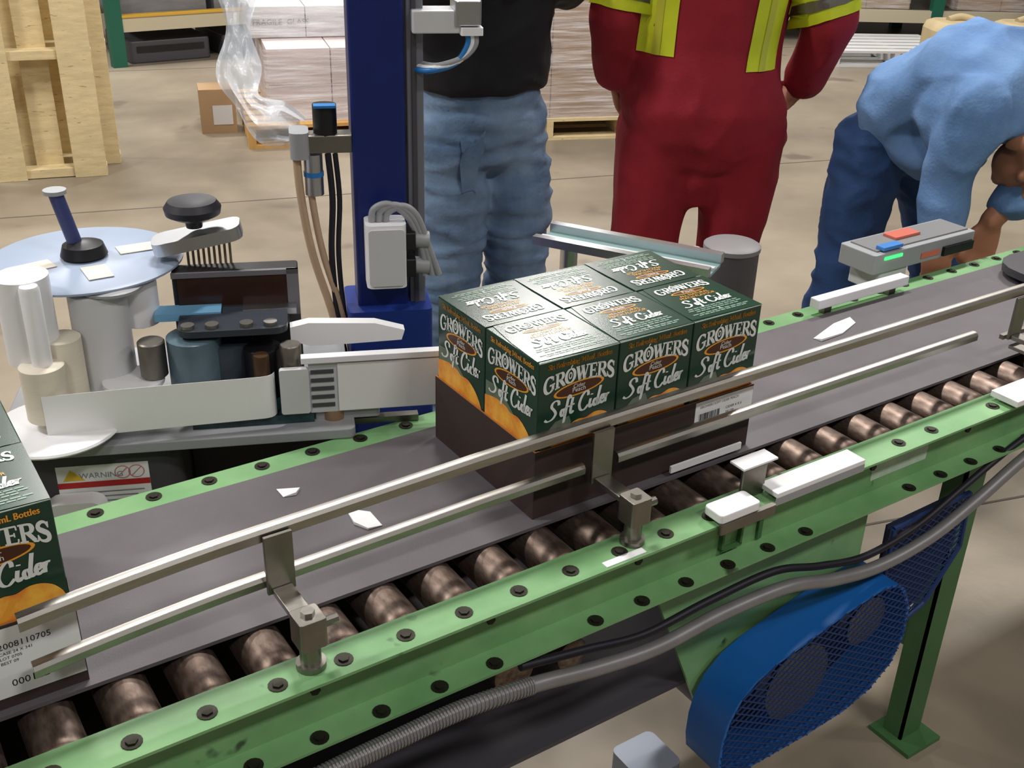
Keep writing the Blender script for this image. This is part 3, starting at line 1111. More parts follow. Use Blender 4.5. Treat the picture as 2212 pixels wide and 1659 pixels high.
# warning sticker on the cabinet
a0, a1 = .018, .150
st = mm().box(a0, a1, .0212, .022, -.120, -.030).build('warning_sticker', WHITE, body)
mk = lambda a, b, d: MF @ Vector((a, .0212 - d, b))
MB().flat([(a0, -.068), (a1, -.068), (a1, -.058), (a0, -.058)], mk, .0004).build('red_band', INKR, body, fix=False)
MB().flat([(a0 + .008, -.055), (a0 + .040, -.055), (a0 + .020, -.036)], mk, .0004).build('warning_triangle', INKY, body, fix=False)
p = MB()
add_text(p, 'WARNING', .013, lambda a, b, d: mk(.081 + a, -.052 + b, d), .0004)
for r_ in range(5):
    p.flat([(a0 + .012, -.078 - r_ * .008), (a1 - .01 - .01 * (r_ % 2), -.078 - r_ * .008), (a1 - .01 - .01 * (r_ % 2), -.076 - r_ * .008), (a0 + .012, -.076 - r_ * .008)], mk, .0004)
p.build('sticker_lettering', mat('grey_print', S(130, 134, 146), .5), body, fix=False)
p = MB()
for cx_ in (.112, .132):
    ribbon(p, ring(cx_, -.045, .011, .0105, 0, 360, 16), con(.0014), mk, .0005, 1)
    ribbon(p, [(cx_ - .007, -.052), (cx_ + .007, -.038)], con(.0014), mk, .0005, 1)
p.build('prohibition_signs', mat('pink_print', S(206, 120, 130), .5), body, fix=False)
# white rounded cap below the sticker
wb = mm().rbox(.0, .085, -.012, .02, -.150, -.075, .02, axis='y').build('white_cap', WHITE, lab, smooth=40)
# feed reels
def roll(name, px, py0, py1, k, r, mtl, extra=None):
    a_, b_ = on_m(px, py0, k), on_m(px, py1, k)
    m = mm()
    m.lathe((b_.x, k, b_.z), [(r * .9, 0), (r, .002), (r, a_.z - b_.z - .002), (r * .9, a_.z - b_.z)])
    return m.build(name, mtl, lab, smooth=40), a_, b_


WREEL = mm().lathe((.028, .03, .028), [(.02, 0), (.090, .003), (.092, .006), (.09, .009), (.02, .010)], n=40).build('take_up_flange', WHITE, lab, smooth=40)
mm().cyl((.028, .03, .013), (.028, .03, .03), .03).build('flange_hub', LGREY, lab, smooth=40)
roll('cream_label_core', 110, 785, 900, .03, .031, CREAM)
mm().lathe((.026, .03, .10), [(.014, 0), (.014, .15), (.012, .155)], n=20).build('spindle', WHITE, lab, smooth=40)
roll('white_spindle_sleeve', 78, 590, 775, .07, .037, WHITE)
roll('cream_idler_roller', 155, 725, 860, .07, .027, CREAM)
g, a_, b_ = roll('grey_drive_cylinder', 240, 622, 835, .12, .042, LGREY)
mm().lathe((a_.x, .12, a_.z - .001), [(.02, 0), (.046, .002), (.046, .006), (.03, .010)]).build('cylinder_cap', MGREY, lab, smooth=40)
roll('white_idler_roller', 305, 600, 695, .16, .030, WHITE)
roll('small_steel_roller', 335, 735, 810, .08, .020, STEELD)
roll('lower_flange_roller', 290, 815, 828, .08, .045, WHITE)
# supply disc
dc = on_m(185, 568, .22)
disc = mm().lathe((dc.x, .22, dc.z), [(.02, 0), (.140, .001), (.146, .004), (.146, .007), (.140, .010), (.02, .011)], n=56).build('supply_disc', DISC, lab, smooth=40)
mm().cyl((dc.x, .22, .013), (dc.x, .22, dc.z), .022).build('disc_column', LGREY, lab, smooth=40)
mm().lathe((dc.x, .22, dc.z + .011), [(.03, 0), (.035, .004), (.03, .02), (.012, .026)]).build('disc_hub', BLACK, lab, smooth=40)
for ang in (.35, -1.2, -2.6):
    T = Matrix.Translation((dc.x, .22, dc.z + .0112)) @ Matrix.Rotation(ang, 4, 'Z')
    mm().box(.05, .105, -.018, .018, 0, .0012, T=T).build('disc_label', mat('disc_label', S(216, 208, 190), .5), disc)
rt_ = on_m(118, 415, .22)
mm().cyl((dc.x - .008, .22, dc.z + .02), (rt_.x, .22, rt_.z), .011, n=16).build('navy_rod', mat('navy_rod', S(56, 64, 110), .4), lab, smooth=40)
mm().cyl((rt_.x, .22, rt_.z - .002), (rt_.x, .22, rt_.z + .004), .017, n=16).build('rod_tip', MGREY, lab, smooth=40)
# dancer arm with black hand knob
ka, kb = on_m(330, 530, .2), on_m(520, 488, .2)
ang = math.atan2(kb.z - ka.z, kb.x - ka.x)
T = Matrix.Translation(ka) @ Matrix.Rotation(-ang, 4, 'Y')
mm().rbox(0, (kb - ka).length, -.03, .03, -.012, .008, .018, T=T).build('tension_arm', ALU, lab, smooth=40)
kk = on_m(420, 490, .2)
mm().lathe((kk.x, .2, kk.z), [(.012, 0), (.014, .012), (.028, .015), (.041, .022), (.043, .032), (.036, .042), (.026, .040), (.012, .036)], n=36).build('hand_knob', RUBBER, lab, smooth=40)
br_ = mm()
for i in range(9):
    br_.cyl((ka.x + .05 + i * .008, .2, .013), (ka.x + .05 + i * .008, .2, kk.z - .02), .0022, n=6)
br_.build('spring_rods', mat('brass_grey', S(150, 142, 126), .4, .6), lab)
# smoked control box
s0, s1 = on_m(368, 590, .16), on_m(650, 680, .16)
bx = mm().rbox(s0.x, s1.x, .16, .195, .013, s0.z, .006).build('control_box', BLACK, lab, bevel=.002)
mm().box(s0.x + .008, s1.x - .018, .1575, .1602, s1.z + .004, s0.z - .008).build('smoked_window', SMOKE, bx)
fr = mm()
fr.box(s0.x, s1.x, .155, .160, s0.z - .008, s0.z)
fr.box(s1.x - .018, s1.x, .155, .160, s1.z - .012, s0.z)
fr.box(s0.x, s1.x, .155, .160, s1.z - .012, s1.z + .004)
fr.build('window_frame', mat('frame_grey', S(112, 110, 116), .4), bx)
q0, q1 = on_m(335, 683, .135), on_m(478, 672, .135)
mm().box(q0.x, q1.x, .125, .16, q0.z - .006, q0.z + .006).build('light_blue_strip', BLUERIB, bx)
q0, q1 = on_m(525, 672, .14), on_m(640, 660, .14)
mm().box(q0.x, q1.x, .13, .16, q0.z - .004, q0.z + .005).build('silver_keypad', ALU, bx)
# drive parts in front of the control box
def drum(name, px, py0, py1, k, r, mtl, n=28):
    return roll(name, px, py0, py1, k, r, mtl)[0]
drum('teal_motor', 430, 722, 835, .09, .040, TEALG)
drum('dark_gear_housing', 500, 728, 840, .11, .040, mat('slate_plastic', S(56, 66, 76), .35, var=.3, vscale=30))
drum('black_motor', 575, 745, 850, .08, .028, BLACK)
drum('amber_core', 575, 765, 905, .045, .012, mat('amber_core', S(66, 46, 26), .35))
drum('steel_nip_roller', 637, 742, 885, .05, .016, STEELD)
q = on_m(460, 706, .09)
mm().rbox(q.x - .05, q.x + .11, .06, .16, q.z - .004, q.z + .006, .02).build('dark_bridge_plate', mat('slate_plate', S(48, 54, 62), .35), lab, smooth=40)
for sx_ in (-.035, .0, .05, .085):
    mm().cyl((q.x + sx_, .075, q.z + .006), (q.x + sx_, .075, q.z + .012), .010, n=14).build('bridge_screw', STEEL, lab, smooth=40)
mm().box(.22, .40, .03, .10, .013, .028).build('drive_tray', mat('teal_dark', S(44, 72, 78), .3, var=.5, vscale=60), lab)
# label web: paper band from the reels to the nip roller, then the applicator plate
wa, wb2 = on_m(150, 832, .03), on_m(585, 812, .03)
wz0, wz1 = .030, .100
web = MB(MF)
path = [(-.005 + .028, -.002 + .0), (.09, .004), (.20, .012), (.30, .018), (.335, .022), (.345, .034)]
P = smooth_path([Vector((a, b, 0)) for a, b in path], 6)
vs_, fs = [], []
for p in P:
    for dy in (0, .0006):
        for z in (wz0, wz1):
            vs_.append((p.x, p.y + dy, z))
for i in range(len(P) - 1):
    o4 = i * 4
    fs += [(o4, o4 + 4, o4 + 5, o4 + 1), (o4 + 2, o4 + 3, o4 + 7, o4 + 6), (o4 + 1, o4 + 5, o4 + 7, o4 + 3), (o4, o4 + 2, o4 + 6, o4 + 4)]
web.add(vs_, fs)
web.build('label_web', PAPER, lab, smooth=60)
mm().rbox(.352, .395, .02, .030, .034, .108, .004, axis='y').build('guide_block', LGREY, lab)
sl = mm()
sl.box(.395, .62, .028, .034, .030, .116)
appl = sl.build('applicator_plate', mat('applicator_grey', S(196, 198, 200), .4), lab)
mm().box(.385, .66, .020, .036, .116, .126).build('applicator_top_bar', WHITE, lab, bevel=.001)
for r_ in range(5):
    mm().box(.398, .432, .0262, .028, .040 + r_ * .014, .046 + r_ * .014).build('slot', mat('slot_dark', S(70, 72, 76), .5), appl)
mm().box(.438, .62, .0255, .0272, .032, .112).build('label', PAPER, appl)
mm().prism([(.46, .118), (.40, .118), (.372, .128), (.372, .15), (.40, .156), (.50, .15), (.545, .136), (.54, .12)],
           lambda a, b, d: Vector((a, d, b)), .08, .10).build('white_side_cover', WHITE, lab, smooth=30)
mm().rbox(.40, .50, .035, .10, .013, .03, .006).build('applicator_foot', MGREY, lab)
mm().cyl((.43, .045, .0), (.43, .045, .03), .018).build('adjuster', mat('brass', S(170, 140, 112), .4, .6), lab, smooth=40)
mm().box(.36, .56, .04, .055, -.002, .008).build('slide_bar', STEELD, lab)

# ------------------------------------------------------------------ navy column with fittings
colm = thing('machine_column', 'tall navy blue column standing between the labeller and the jeans', 'column', MF @ Vector((.535, .40, -BZ)), MROT)
mm().rbox(.490, .580, .36, .45, -BZ, 1.55, .006).build('column_body', NAVY, colm)
mm().rbox(.40, .68, .27, .54, -BZ, -BZ + .02, .01).build('base', NAVY, colm)
mm().rbox(.47, .62, .33, .46, -.25, .06, .01).build('blue_gearbox', mat('royal_blue', S(28, 50, 126), .4), colm, smooth=40)
mm().box(.584, .612, .37, .43, -.6, 1.5).build('grey_extrusion', mat('grey_extrusion', S(120, 122, 132), .4, .3), colm, bevel=.002)
mm().rbox(.592, .600, .366, .372, -.6, 1.5, .001).build('extrusion_groove', DGREY, colm)
e0, e1 = on_m(787, 478, .33), on_m(872, 608, .33)
eb = thing('junction_box', 'white electrical junction box with plugs low on the navy column', 'junction box', MF @ Vector((.54, .34, e1.z)), MROT)
mm().rbox(e0.x, e1.x + .004, .30, .359, e1.z, e0.z, .012, axis='z').build('housing', WHITE, eb, smooth=40)
mm().rbox(e0.x + .004, e1.x, .296, .30, e1.z + .006, e0.z - .006, .006, axis='y').build('lid', LGREY, eb)
for zz in (.70, .28):
    cz = e1.z + (e0.z - e1.z) * zz
    mm().rbox(e1.x + .004, e1.x + .020, .31, .345, cz - .017, cz + .017, .004, axis='x').build('socket', BLACK, eb)
    mm().cyl((e1.x + .018, .328, cz), (e1.x + .044, .328, cz - .003), .015, n=16).build('plug', MGREY, eb, smooth=40)
for i in range(3):
    m = mm()
    p0 = Vector((e0.x + .012 + i * .012, .325, e0.z))
    m.tube([p0, p0 + Vector((.004, 0, .022 - i * .003)), p0 + Vector((.03, 0, .030 - i * .002)), p0 + Vector((.062 - i * .004, .0, .006)), p0 + Vector((.085 - i * .006, .0, -.05)), p0 + Vector((.09, 0, -.10))], .006, n=10)
    m.build('cable', GREYC, eb, smooth=60)
t0 = on_m(898, 72, .35); t1 = on_m(1010, 8, .35)
sb = thing('sensor_housing', 'grey sensor housing with curved cables high on the navy column', 'sensor', MF @ Vector((.62, .35, t0.z)), MROT)
mm().rbox(t0.x - .006, t1.x - .01, .345, .40, t0.z, t1.z - .01, .004).build('housing', LGREY, sb, bevel=.002)
mm().rbox(t1.x - .022, t1.x + .022, .34, .40, t0.z + .012, t1.z + .006, .006).build('connector', ALU, sb, bevel=.002)
mm().rbox(t1.x - .012, t1.x + .024, .335, .39, t0.z - .002, t0.z + .010, .003).build('gland', WHITE, sb)
for i, mt in enumerate((GREYC, WHITE, BLUEC)):
    m = mm()
    p0 = Vector((t1.x + .012 - i * .006, .345, t0.z + .002))
    m.tube([p0, p0 + Vector((.0, 0, -.02)), p0 + Vector((-.02, 0, -.040 - i * .004)), p0 + Vector((-.06, .0, -.052 - i * .004)), p0 + Vector((-.085, .03, -.055 - i * .004))], .005, n=10)
    m.build('cable', mt, sb, smooth=60)
c0 = on_m(715, 310, .36)
cp = thing('pneumatic_clamp', 'grey clamp with black head and hoses left of the navy column', 'clamp', MF @ Vector((.46, .38, c0.z)), MROT)
mm().rbox(.392, .494, .365, .405, c0.z - .018, c0.z + .012, .006).build('clamp_arm', STEELD, cp, bevel=.002)
mm().rbox(.388, .420, .355, .415, c0.z - .026, c0.z + .018, .012).build('clamp_jaw', MGREY, cp, smooth=40)
mm().cyl((.448, .385, c0.z + .010), (.448, .385, c0.z + .060), .020, n=18).build('clamp_head', BLACK, cp, smooth=40)
mm().box(.430, .466, .36, .38, c0.z + .058, c0.z + .062).build('blue_top', BLUEC, cp)
mm().cyl((.425, .375, c0.z - .09), (.425, .375, c0.z - .02), .016, n=18).build('cylinder', ALU, cp, smooth=40)
mm().cyl((.425, .375, c0.z - .058), (.425, .375, c0.z - .050), .017, n=18).build('blue_ring', BLUEC, cp, smooth=40)
for i, (dx, mt, rr) in enumerate(((0, TAN, .007), (.018, TAN, .006), (.052, RUBBER, .0055), (.064, RUBBER, .0045))):
    m = mm()
    p0 = Vector((.398 + dx, .37, c0.z - .02))
    m.tube([p0, p0 + Vector((.004, 0, -.08)), p0 + Vector((.018 if i < 2 else -.002, 0, -.18)), p0 + Vector((.048 if i < 2 else .004, -.0, -.30)), p0 + Vector((.066 if i < 2 else .02, -.01, -.42))], rr, n=10)
    m.build('hose', mt, cp, smooth=60)

# ------------------------------------------------------------------ things just behind the cartons
tr = thing('aluminium_track', 'pale aluminium twin rail track behind the cider cartons', 'track', (.56, .62, 0))
pA, pB = at_z(1150, 512, BZ + .10), at_z(1530, 585, BZ + .10)
dirv = (pB - pA).normalized()
nrm_ = Vector((-dirv.y, dirv.x, 0))
def along(o_off, w, z0, z1, l0=0.0, l1=None):
    L = (pB - pA).length if l1 is None else l1
    m = MB()
    a_ = pA + dirv * l0 + nrm_ * o_off
    b_ = pA + dirv * L + nrm_ * o_off
    vs_ = []
    for z in (z0, z1):
        for p, s in ((a_, 0), (b_, 0), (b_, 1), (a_, 1)):
            vs_.append(Vector((p.x, p.y, z)) + nrm_ * w * s)
    return m.add(vs_, [(3, 2, 1, 0), (4, 5, 6, 7), (0, 1, 5, 4), (1, 2, 6, 5), (2, 3, 7, 6), (3, 0, 4, 7)])
along(0, .018, BZ + .085, BZ + .102).build('rail', ALU, tr)
along(.085, .020, BZ + .085, BZ + .104).build('rail', ALU, tr)
along(.018, .067, BZ + .080, BZ + .086).build('glass_bed', TEALS, tr)
along(.038, .012, BZ + .086, BZ + .092).build('centre_strip', LGREY, tr)
for l in (.06, .30):
    p = pA + dirv * l + nrm_ * .05
    MB().cyl((p.x, p.y, 0), (p.x, p.y, BZ + .08), .018, n=16).build('post', ALU, tr, smooth=40)
    MB().cyl((p.x, p.y, 0), (p.x, p.y, .012), .06, n=20).build('post_foot', ALU, tr, smooth=40)
gb = at_d(1452, 572, 2.62)
gbo = thing('utility_box', 'pale grey box on a stand behind the right end of the cartons', 'box', (gb.x, gb.y, 0), -.5)
MB().rbox(-.075, .075, -.05, .05, gb.z - .07, gb.z + .03, .01).build('housing', LGREY, gbo, bevel=.003, local=True)
MB().rbox(-.06, .06, -.054, -.05, gb.z - .06, gb.z + .02, .004, axis='y').build('lid', WHITE, gbo, local=True)
MB().cyl((0, 0, 0), (0, 0, gb.z - .07), .02, n=14).build('stand', STEELD, gbo, local=True)
MB().cyl((0, 0, 0), (0, 0, .012), .09, n=20).build('stand_foot', STEELD, gbo, local=True)
cc = at_z(1582, 528, BZ + .0)
bn = thing('cylindrical_bin', 'dark grey cylinder with paler rim standing behind the cartons', 'bin', (cc.x, cc.y, 0))
MB().lathe((cc.x, cc.y, 0), [(.058, 0), (.060, .01), (.062, BZ - .012)], n=32).build('drum', mat('charcoal', S(84, 80, 84), .5, var=.1, vscale=6), bn, smooth=40)
MB().lathe((cc.x, cc.y, BZ - .012), [(.062, 0), (.0645, .002), (.0645, .012), (.058, .016), (.01, .018)], n=32).build('lid', mat('lid_grey', S(126, 124, 126), .5), bn, smooth=40)

# far-side device with a green lamp, and white deflector strip
DVS = Matrix.Translation((.085, .0, -.014))
dv = thing('control_unit', 'flat grey control unit with lit green lamp beside the belt', 'control unit', (1.235, .40, 0))
MB(DVS).rbox(1.00, 1.33, .345, .44, BZ + .035, BZ + .078, .006).build('case', MGREY, dv, bevel=.002)
MB(DVS).rbox(1.03, 1.12, .350, .43, BZ - .01, BZ + .035, .006).build('stem', LGREY, dv, bevel=.002)
MB(DVS).box(1.02, 1.32, .36, .43, BZ + .078, BZ + .081).build('panel', mat('panel_grey', S(128, 128, 128), .35), dv)
MB(DVS).box(1.03, 1.09, .350, .372, BZ + .081, BZ + .089).build('blue_button', mat('blue_button', S(70, 130, 200), .3), dv, bevel=.001)
MB(DVS).box(1.03, 1.085, .3435, .3455, BZ + .064, BZ + .070).build('green_lamp', LEDG, dv)
MB(DVS).box(1.11, 1.19, .385, .42, BZ + .081, BZ + .087).build('red_button', mat('orange_red', S(206, 110, 90), .3), dv, bevel=.001)
MB(DVS).box(1.15, 1.21, .3435, .346, BZ + .045, BZ + .058).build('red_strip', mat('orange_red', S(206, 110, 90), .3), dv)
MB(DVS).box(1.22, 1.32, .338, .345, BZ + .04, BZ + .06).build('black_slot', BLACK, dv)
MB(DVS).cyl((1.06, .40, .014), (1.06, .40, BZ - .01), .02, n=14).build('post', STEELD, dv)
MB(DVS).cyl((1.06, .40, .014), (1.06, .40, .026), .07, n=18).build('post_foot', STEELD, dv)
ds = thing('deflector_strip', 'short bright white metal deflector on the far green edge', 'deflector', (1.0, .30, BZ))
MB().box(.865, 1.13, .288, .312, BZ + .012, BZ + .032).build('bar', WHITE, ds, bevel=.002)
for xx in (.90, 1.09):
    MB().box(xx - .01, xx + .01, .294, .308, BZ + FL_Z, BZ + .012).build('foot', STEELD, ds)
pl = thing('end_plate', 'dark grey round ended plate lying at the right end of belt', 'plate', (1.42, .2, BZ))
MB().rbox(1.36, 1.75, .06, .27, BZ + .012, BZ + .028, .08).build('plate', DGREY, pl, smooth=40)
MB().box(1.45, 1.49, .10, .14, BZ, BZ + .012).build('spacer', STEELD, pl)

# ------------------------------------------------------------------ pallets, wrapped loads, racks
def pallet(name, label, M, w=1.0, d=1.2, mtl=WOOD, nb=7, group='wooden pallets'):
    """Flat stringer pallet, w along x, d along y, placed with M."""
    t = thing(name, label, 'pallet', M.translation, 0, group)
    bw = .095
    bme_ = MB().box(-w / 2, w / 2, -bw / 2, bw / 2, 0, .018).mesh('deck_board', mtl)
    sme = MB().box(-.02, .02, -d / 2, d / 2, 0, .09).mesh('stringer', mtl)
    def put(nm, me, loc):
        o = bpy.data.objects.new(nm, me)
        COL.objects.link(o)
        o.parent = t
        o.matrix_parent_inverse = pm(t).inverted()
        o.matrix_basis = M @ Matrix.Translation(loc)
    for i in range(nb):
        put('deck_board', bme_, (0, -d / 2 + bw / 2 + (d - bw) * i / (nb - 1), .108))
    for i in range(4):
        put('bottom_board', bme_, (0, -d / 2 + bw / 2 + (d - bw) * i / 3, 0))
    for i in range(3):
        put('stringer', sme, (-w / 2 + .02 + (w - .04) * i / 2, 0, .018))
    return t


# upright pallets at the upper left, boards vertical
def upright(name, label, loc, rz, w=1.05, h=1.2):
    t = thing(name, label, 'pallet', loc, rz, 'pallets standing on edge')
    R_ = w / 2
    xs_front = [(.385, .155), (.02, .13), (-.33, .15)]
    for xc, bw in xs_front:
        MB().box(xc - bw / 2 + .06, xc + bw / 2 + .06, -.062, -.042, 0, h).build('deck_board', WOOD, t, local=True, bevel=.002)
    for xc, bw in ((.255, .13), (.47, .10), (-.12, .14), (-.42, .13)):
        MB().box(xc - bw / 2, xc + bw / 2, .045, .063, 0, h).build('deck_board', WOOD, t, local=True, bevel=.002)
    for zc in (.025, .60, h - .025):
        MB().box(-R_, R_, -.042, .045, zc - .022, zc + .022).build('stringer', WOOD, t, local=True, bevel=.002)
    return t


upright('standing_pallet', 'pale wooden pallet standing on edge at the upper left corner', (.10, 4.83, 0), -.24)
upright('standing_pallet', 'second wooden pallet standing close behind the upper left pallet', (.22, 5.02, 0), -.24)


def carton_grid(t, M, nx, ny, nz, w, d, h, mtl, gap=.006):
    cw, cd, ch = w / nx, d / ny, h / nz
    me = MB().box(-cw / 2 + gap / 2, cw / 2 - gap / 2, -cd / 2 + gap / 2, cd / 2 - gap / 2, 0, ch - gap / 2).mesh('carton', mtl)
    for i in range(nx):
        for j in range(ny):
            for k in range(nz):
                if 0 < i < nx - 1 and 0 < j < ny - 1 and k < nz - 1:
                    continue
                o = bpy.data.objects.new('carton', me)
                COL.objects.link(o)
                o.parent = t
                o.matrix_parent_inverse = pm(t).inverted()
                o.matrix_basis = M @ Matrix.Translation((-w / 2 + cw * (i + .5), -d / 2 + cd * (j + .5), ch * k))


def film(t, M, w, d, h, z0=0.0, flare=0.0):
    """Stretch film around a load: a thin wavy sleeve."""
    ring_ = []
    r = .03
    for cx, cy, s in ((w / 2 - r, d / 2 - r, 0), (-w / 2 + r, d / 2 - r, 1), (-w / 2 + r, -d / 2 + r, 2), (w / 2 - r, -d / 2 + r, 3)):
        for k in range(4):
            a = (s + k / 3) * PI / 2
            ring_.append((cx + r * math.cos(a), cy + r * math.sin(a)))
    # densify straight sides
    full = []
    for i in range(len(ring_)):
        a, b = Vector(ring_[i]), Vector(ring_[(i + 1) % len(ring_)])
        q = max(1, int((b - a).length / .06))
        for k in range(q):
            full.append(a.lerp(b, k / q))
    nz = 24
    vs_, fs = [], []
    for j in range(nz + 1):
        z = z0 + h * j / nz
        for p in full:
            dd = p.normalized()
            off = .006 + .008 * noise.noise(Vector((p.x * 4, p.y * 4, z * 22))) + flare * max(0, 1 - j / nz * 4) ** 2
            vs_.append(M @ Vector((p.x + dd.x * off, p.y + dd.y * off, z)))
    q = len(full)
    for j in range(nz):
        for k in range(q):
            fs.append((j * q + k, j * q + (k + 1) % q, (j + 1) * q + (k + 1) % q, (j + 1) * q + k))
    MB().add(vs_, fs).build('stretch_film', FILM, t, smooth=60)


def flatM(x, y, rz, z=0.0):
    return Matrix.Translation((x, y, z)) @ Matrix.Rotation(rz, 4, 'Z')


M1 = flatM(1.95, 5.11, -.30)
pallet('flat_pallet', 'wooden pallet under the film wrapped load left of the navy column', M1, .86, .95, WOOD2)
ML1 = flatM(2.02, 5.155, -.30, .127)
l1 = thing('wrapped_load', 'pinkish cartons in shiny film on the pallet left of the navy column', 'pallet load', ML1.translation)
carton_grid(l1, ML1, 2, 3, 2, .70, .86, .39, CARDP)
film(l1, ML1, .72, .88, .39, 0, .03)
ML1b = flatM(1.98, 5.33, -.30, .520)
l1b = thing('wrapped_load', 'white cartons stacked on top of the film wrapped pinkish cartons', 'pallet load', ML1b.translation)
carton_grid(l1b, ML1b, 2, 2, 1, .62, .50, .17, CARDW)
tp = MB()
add_text(tp, 'FRAGILE  GLASS', .045, lambda a, b, d: ML1b @ Vector((-.14 + a, -.252 - d, .07 + b)), .008)
tp.build('carton_printing', mat('faint_print', S(120, 122, 130), .6), l1b, fix=False)
film(l1b, ML1b, .64, .52, .17, 0)
# loose film roll corner left of the load
fb = at_d(530, 250, 5.25)
cf = thing('film_bundle', 'crumpled grey blue plastic film hanging at the left pallet corner', 'plastic film', (fb.x, fb.y, .0))
FP = smooth_path([at_d(505, -120, 5.32), at_d(515, 0, 5.28), at_d(515, 90, 5.25), at_d(518, 165, 5.2), at_d(540, 225, 5.1), at_d(585, 262, 5.02), at_d(650, 282, 4.98)], 9)
NC = 12
vs_, fs = [], []
for i, p in enumerate(FP):
    t_ = (FP[min(i + 1, len(FP) - 1)] - FP[max(i - 1, 0)]).normalized()
    sd_ = t_.cross(FW).normalized()
    for k in range(NC + 1):
        u = k / NC - .5
        w_ = .17 + .05 * math.sin(i * .31)
        vs_.append(p + sd_ * u * w_ + FW * (.05 * noise.noise(Vector((u * 6, i * .12, 2))) - .06 * math.cos(u * 3)))
for i in range(len(FP) - 1):
    for k in range(NC):
        a = i * (NC + 1) + k
        fs.append((a, a + 1, a + NC + 2, a + NC + 1))
CRUMP = mat('crumpled_film', S(186, 192, 200), .3, alpha=.62, bump=.4, bscale=10, stretch=(4, 4, 1))
MB().add(vs_, fs).build('film_sheet', CRUMP, cf, smooth=60)
c_ = at_z(472, 288, 0)
sm = thing('small_carton', 'small orange brown carton with white label at the left pallet corner', 'carton', (c_.x, c_.y, 0), -.3)
MB().box(-.09, .11, .0, .2, 0, .25).build('box_body', CARD, sm, local=True)
MB().box(-.02, .09, -.003, 0, .05, .16).build('label', CARDW, sm, local=True)

M2 = flatM(3.16, 4.60, -.36)
pallet('flat_pallet', 'pale wooden pallet under the brown wrapped cartons beside red coverall', M2, .92, .92, WOOD)
ML2 = flatM(3.16, 4.60, -.36, .127)
l2 = thing('wrapped_load', 'tall brown cartons in shiny film behind jeans and red coverall', 'pallet load', ML2.translation)
carton_grid(l2, ML2, 2, 3, 5, .86, .88, 1.35, CARD)
film(l2, ML2, .88, .90, 1.35, 0)

# far racks
rk = thing('storage_rack', 'low storage rack with green post and yellow edged beam, far left', 'rack', (1.9, 7.6, 0))
for px_ in (1.40, 2.95):
    for py_ in (7.3, 8.2):
        MB().box(px_ - .05, px_ + .05, py_ - .04, py_ + .04, 0, 3.2).build('upright', RACKG, rk)
for zz in (.24, 1.5, 2.7):
    MB().box(1.45, 2.9, 7.27, 7.33, zz, zz + .10).build('beam', RACKC, rk)
    MB().box(1.45, 2.9, 7.26, 7.34, zz + .10, zz + .115).build('beam_edge', RACKY, rk)
    MB().box(1.45, 2.9, 8.17, 8.23, zz, zz + .10).build('beam', RACKC, rk)
    MB().box(1.45, 2.9, 7.33, 8.17, zz + .08, zz + .098).build('shelf', STEELD, rk)
for k_, (bx_, bw_) in enumerate(((1.48, .62), (2.16, .70))):
    o = MB().box(bx_, bx_ + bw_, 7.36, 8.1, .3385, .95).build('wrapped_bundle', GREYW)
    tag(o, ['grey wrapped bundle on the far rack nearer the green post', 'grey wrapped bundle on the far rack nearer the wrapped load'][k_], 'bundle', 'grey bundles on the far rack')
    MB().box(bx_ - .005, bx_ + bw_ + .005, 7.355, 7.36, .6, .64).build('strap', BLACK, o)
for k_, bx_ in enumerate((1.5, 2.2)):
    o = MB().rbox(bx_, bx_ + .6, 7.35, 8.0, 0, .16, .03).build('dark_crate', DGREY, bevel=.01)
    tag(o, ['dark low crate under the far rack nearer the green post', 'dark low crate under the far rack nearer the wrapped load'][k_], 'crate', 'dark crates under the far rack')
    MB().box(bx_ + .05, bx_ + .55, 7.34, 7.35, .08, .12).build('handle_slot', BLACK, o)

rk2 = thing('storage_rack', 'green posted storage rack far behind the bending man', 'rack', (7.6, 5.6, 0))
RM = flatM(7.9, 5.3, -.55)
for ax_ in (-2.0, 0.0, 2.0):
    for ay_ in (0, .9):
        MB(RM).box(ax_ - .05, ax_ + .05, ay_ - .04, ay_ + .04, 0, 3.0).build('upright', RACKG, rk2)
for zz in (.18, 1.3, 2.5):
    for ay_ in (0, .9):
        MB(RM).box(-2, 2, ay_ - .03, ay_ + .03, zz, zz + .10).build('beam', RACKC, rk2)
    MB(RM).box(-2, 2, .03, .87, zz + .08, zz + .098).build('shelf', STEELD, rk2)
for k_, ax_ in enumerate((-1.5, -.6, .6, 1.5)):
    Mx = RM @ Matrix.Translation((ax_, .45, .28))
    t = thing('wrapped_load', ['brown wrapped load at the left end of the far right rack', 'brown wrapped load left of the middle post on the far right rack', 'brown wrapped load right of the middle post on the far right rack', 'brown wrapped load at the right end of the far right rack'][k_], 'pallet load', Mx.translation, 0, 'loads on the far right rack')
    carton_grid(t, Mx, 2, 2, 3, .78, .74, .8, CARD)
    film(t, Mx, .79, .75, .8, 0)
c_ = at_z(1905, 150, 0)
Mx = flatM(c_.x + .35, c_.y + .35, -.5, 0)
pallet('flat_pallet', 'low pallet on the floor between red coverall and bending back', Mx, 1.0, .8, CARDW, 6)
c_ = at_z(2090, 70, .35)
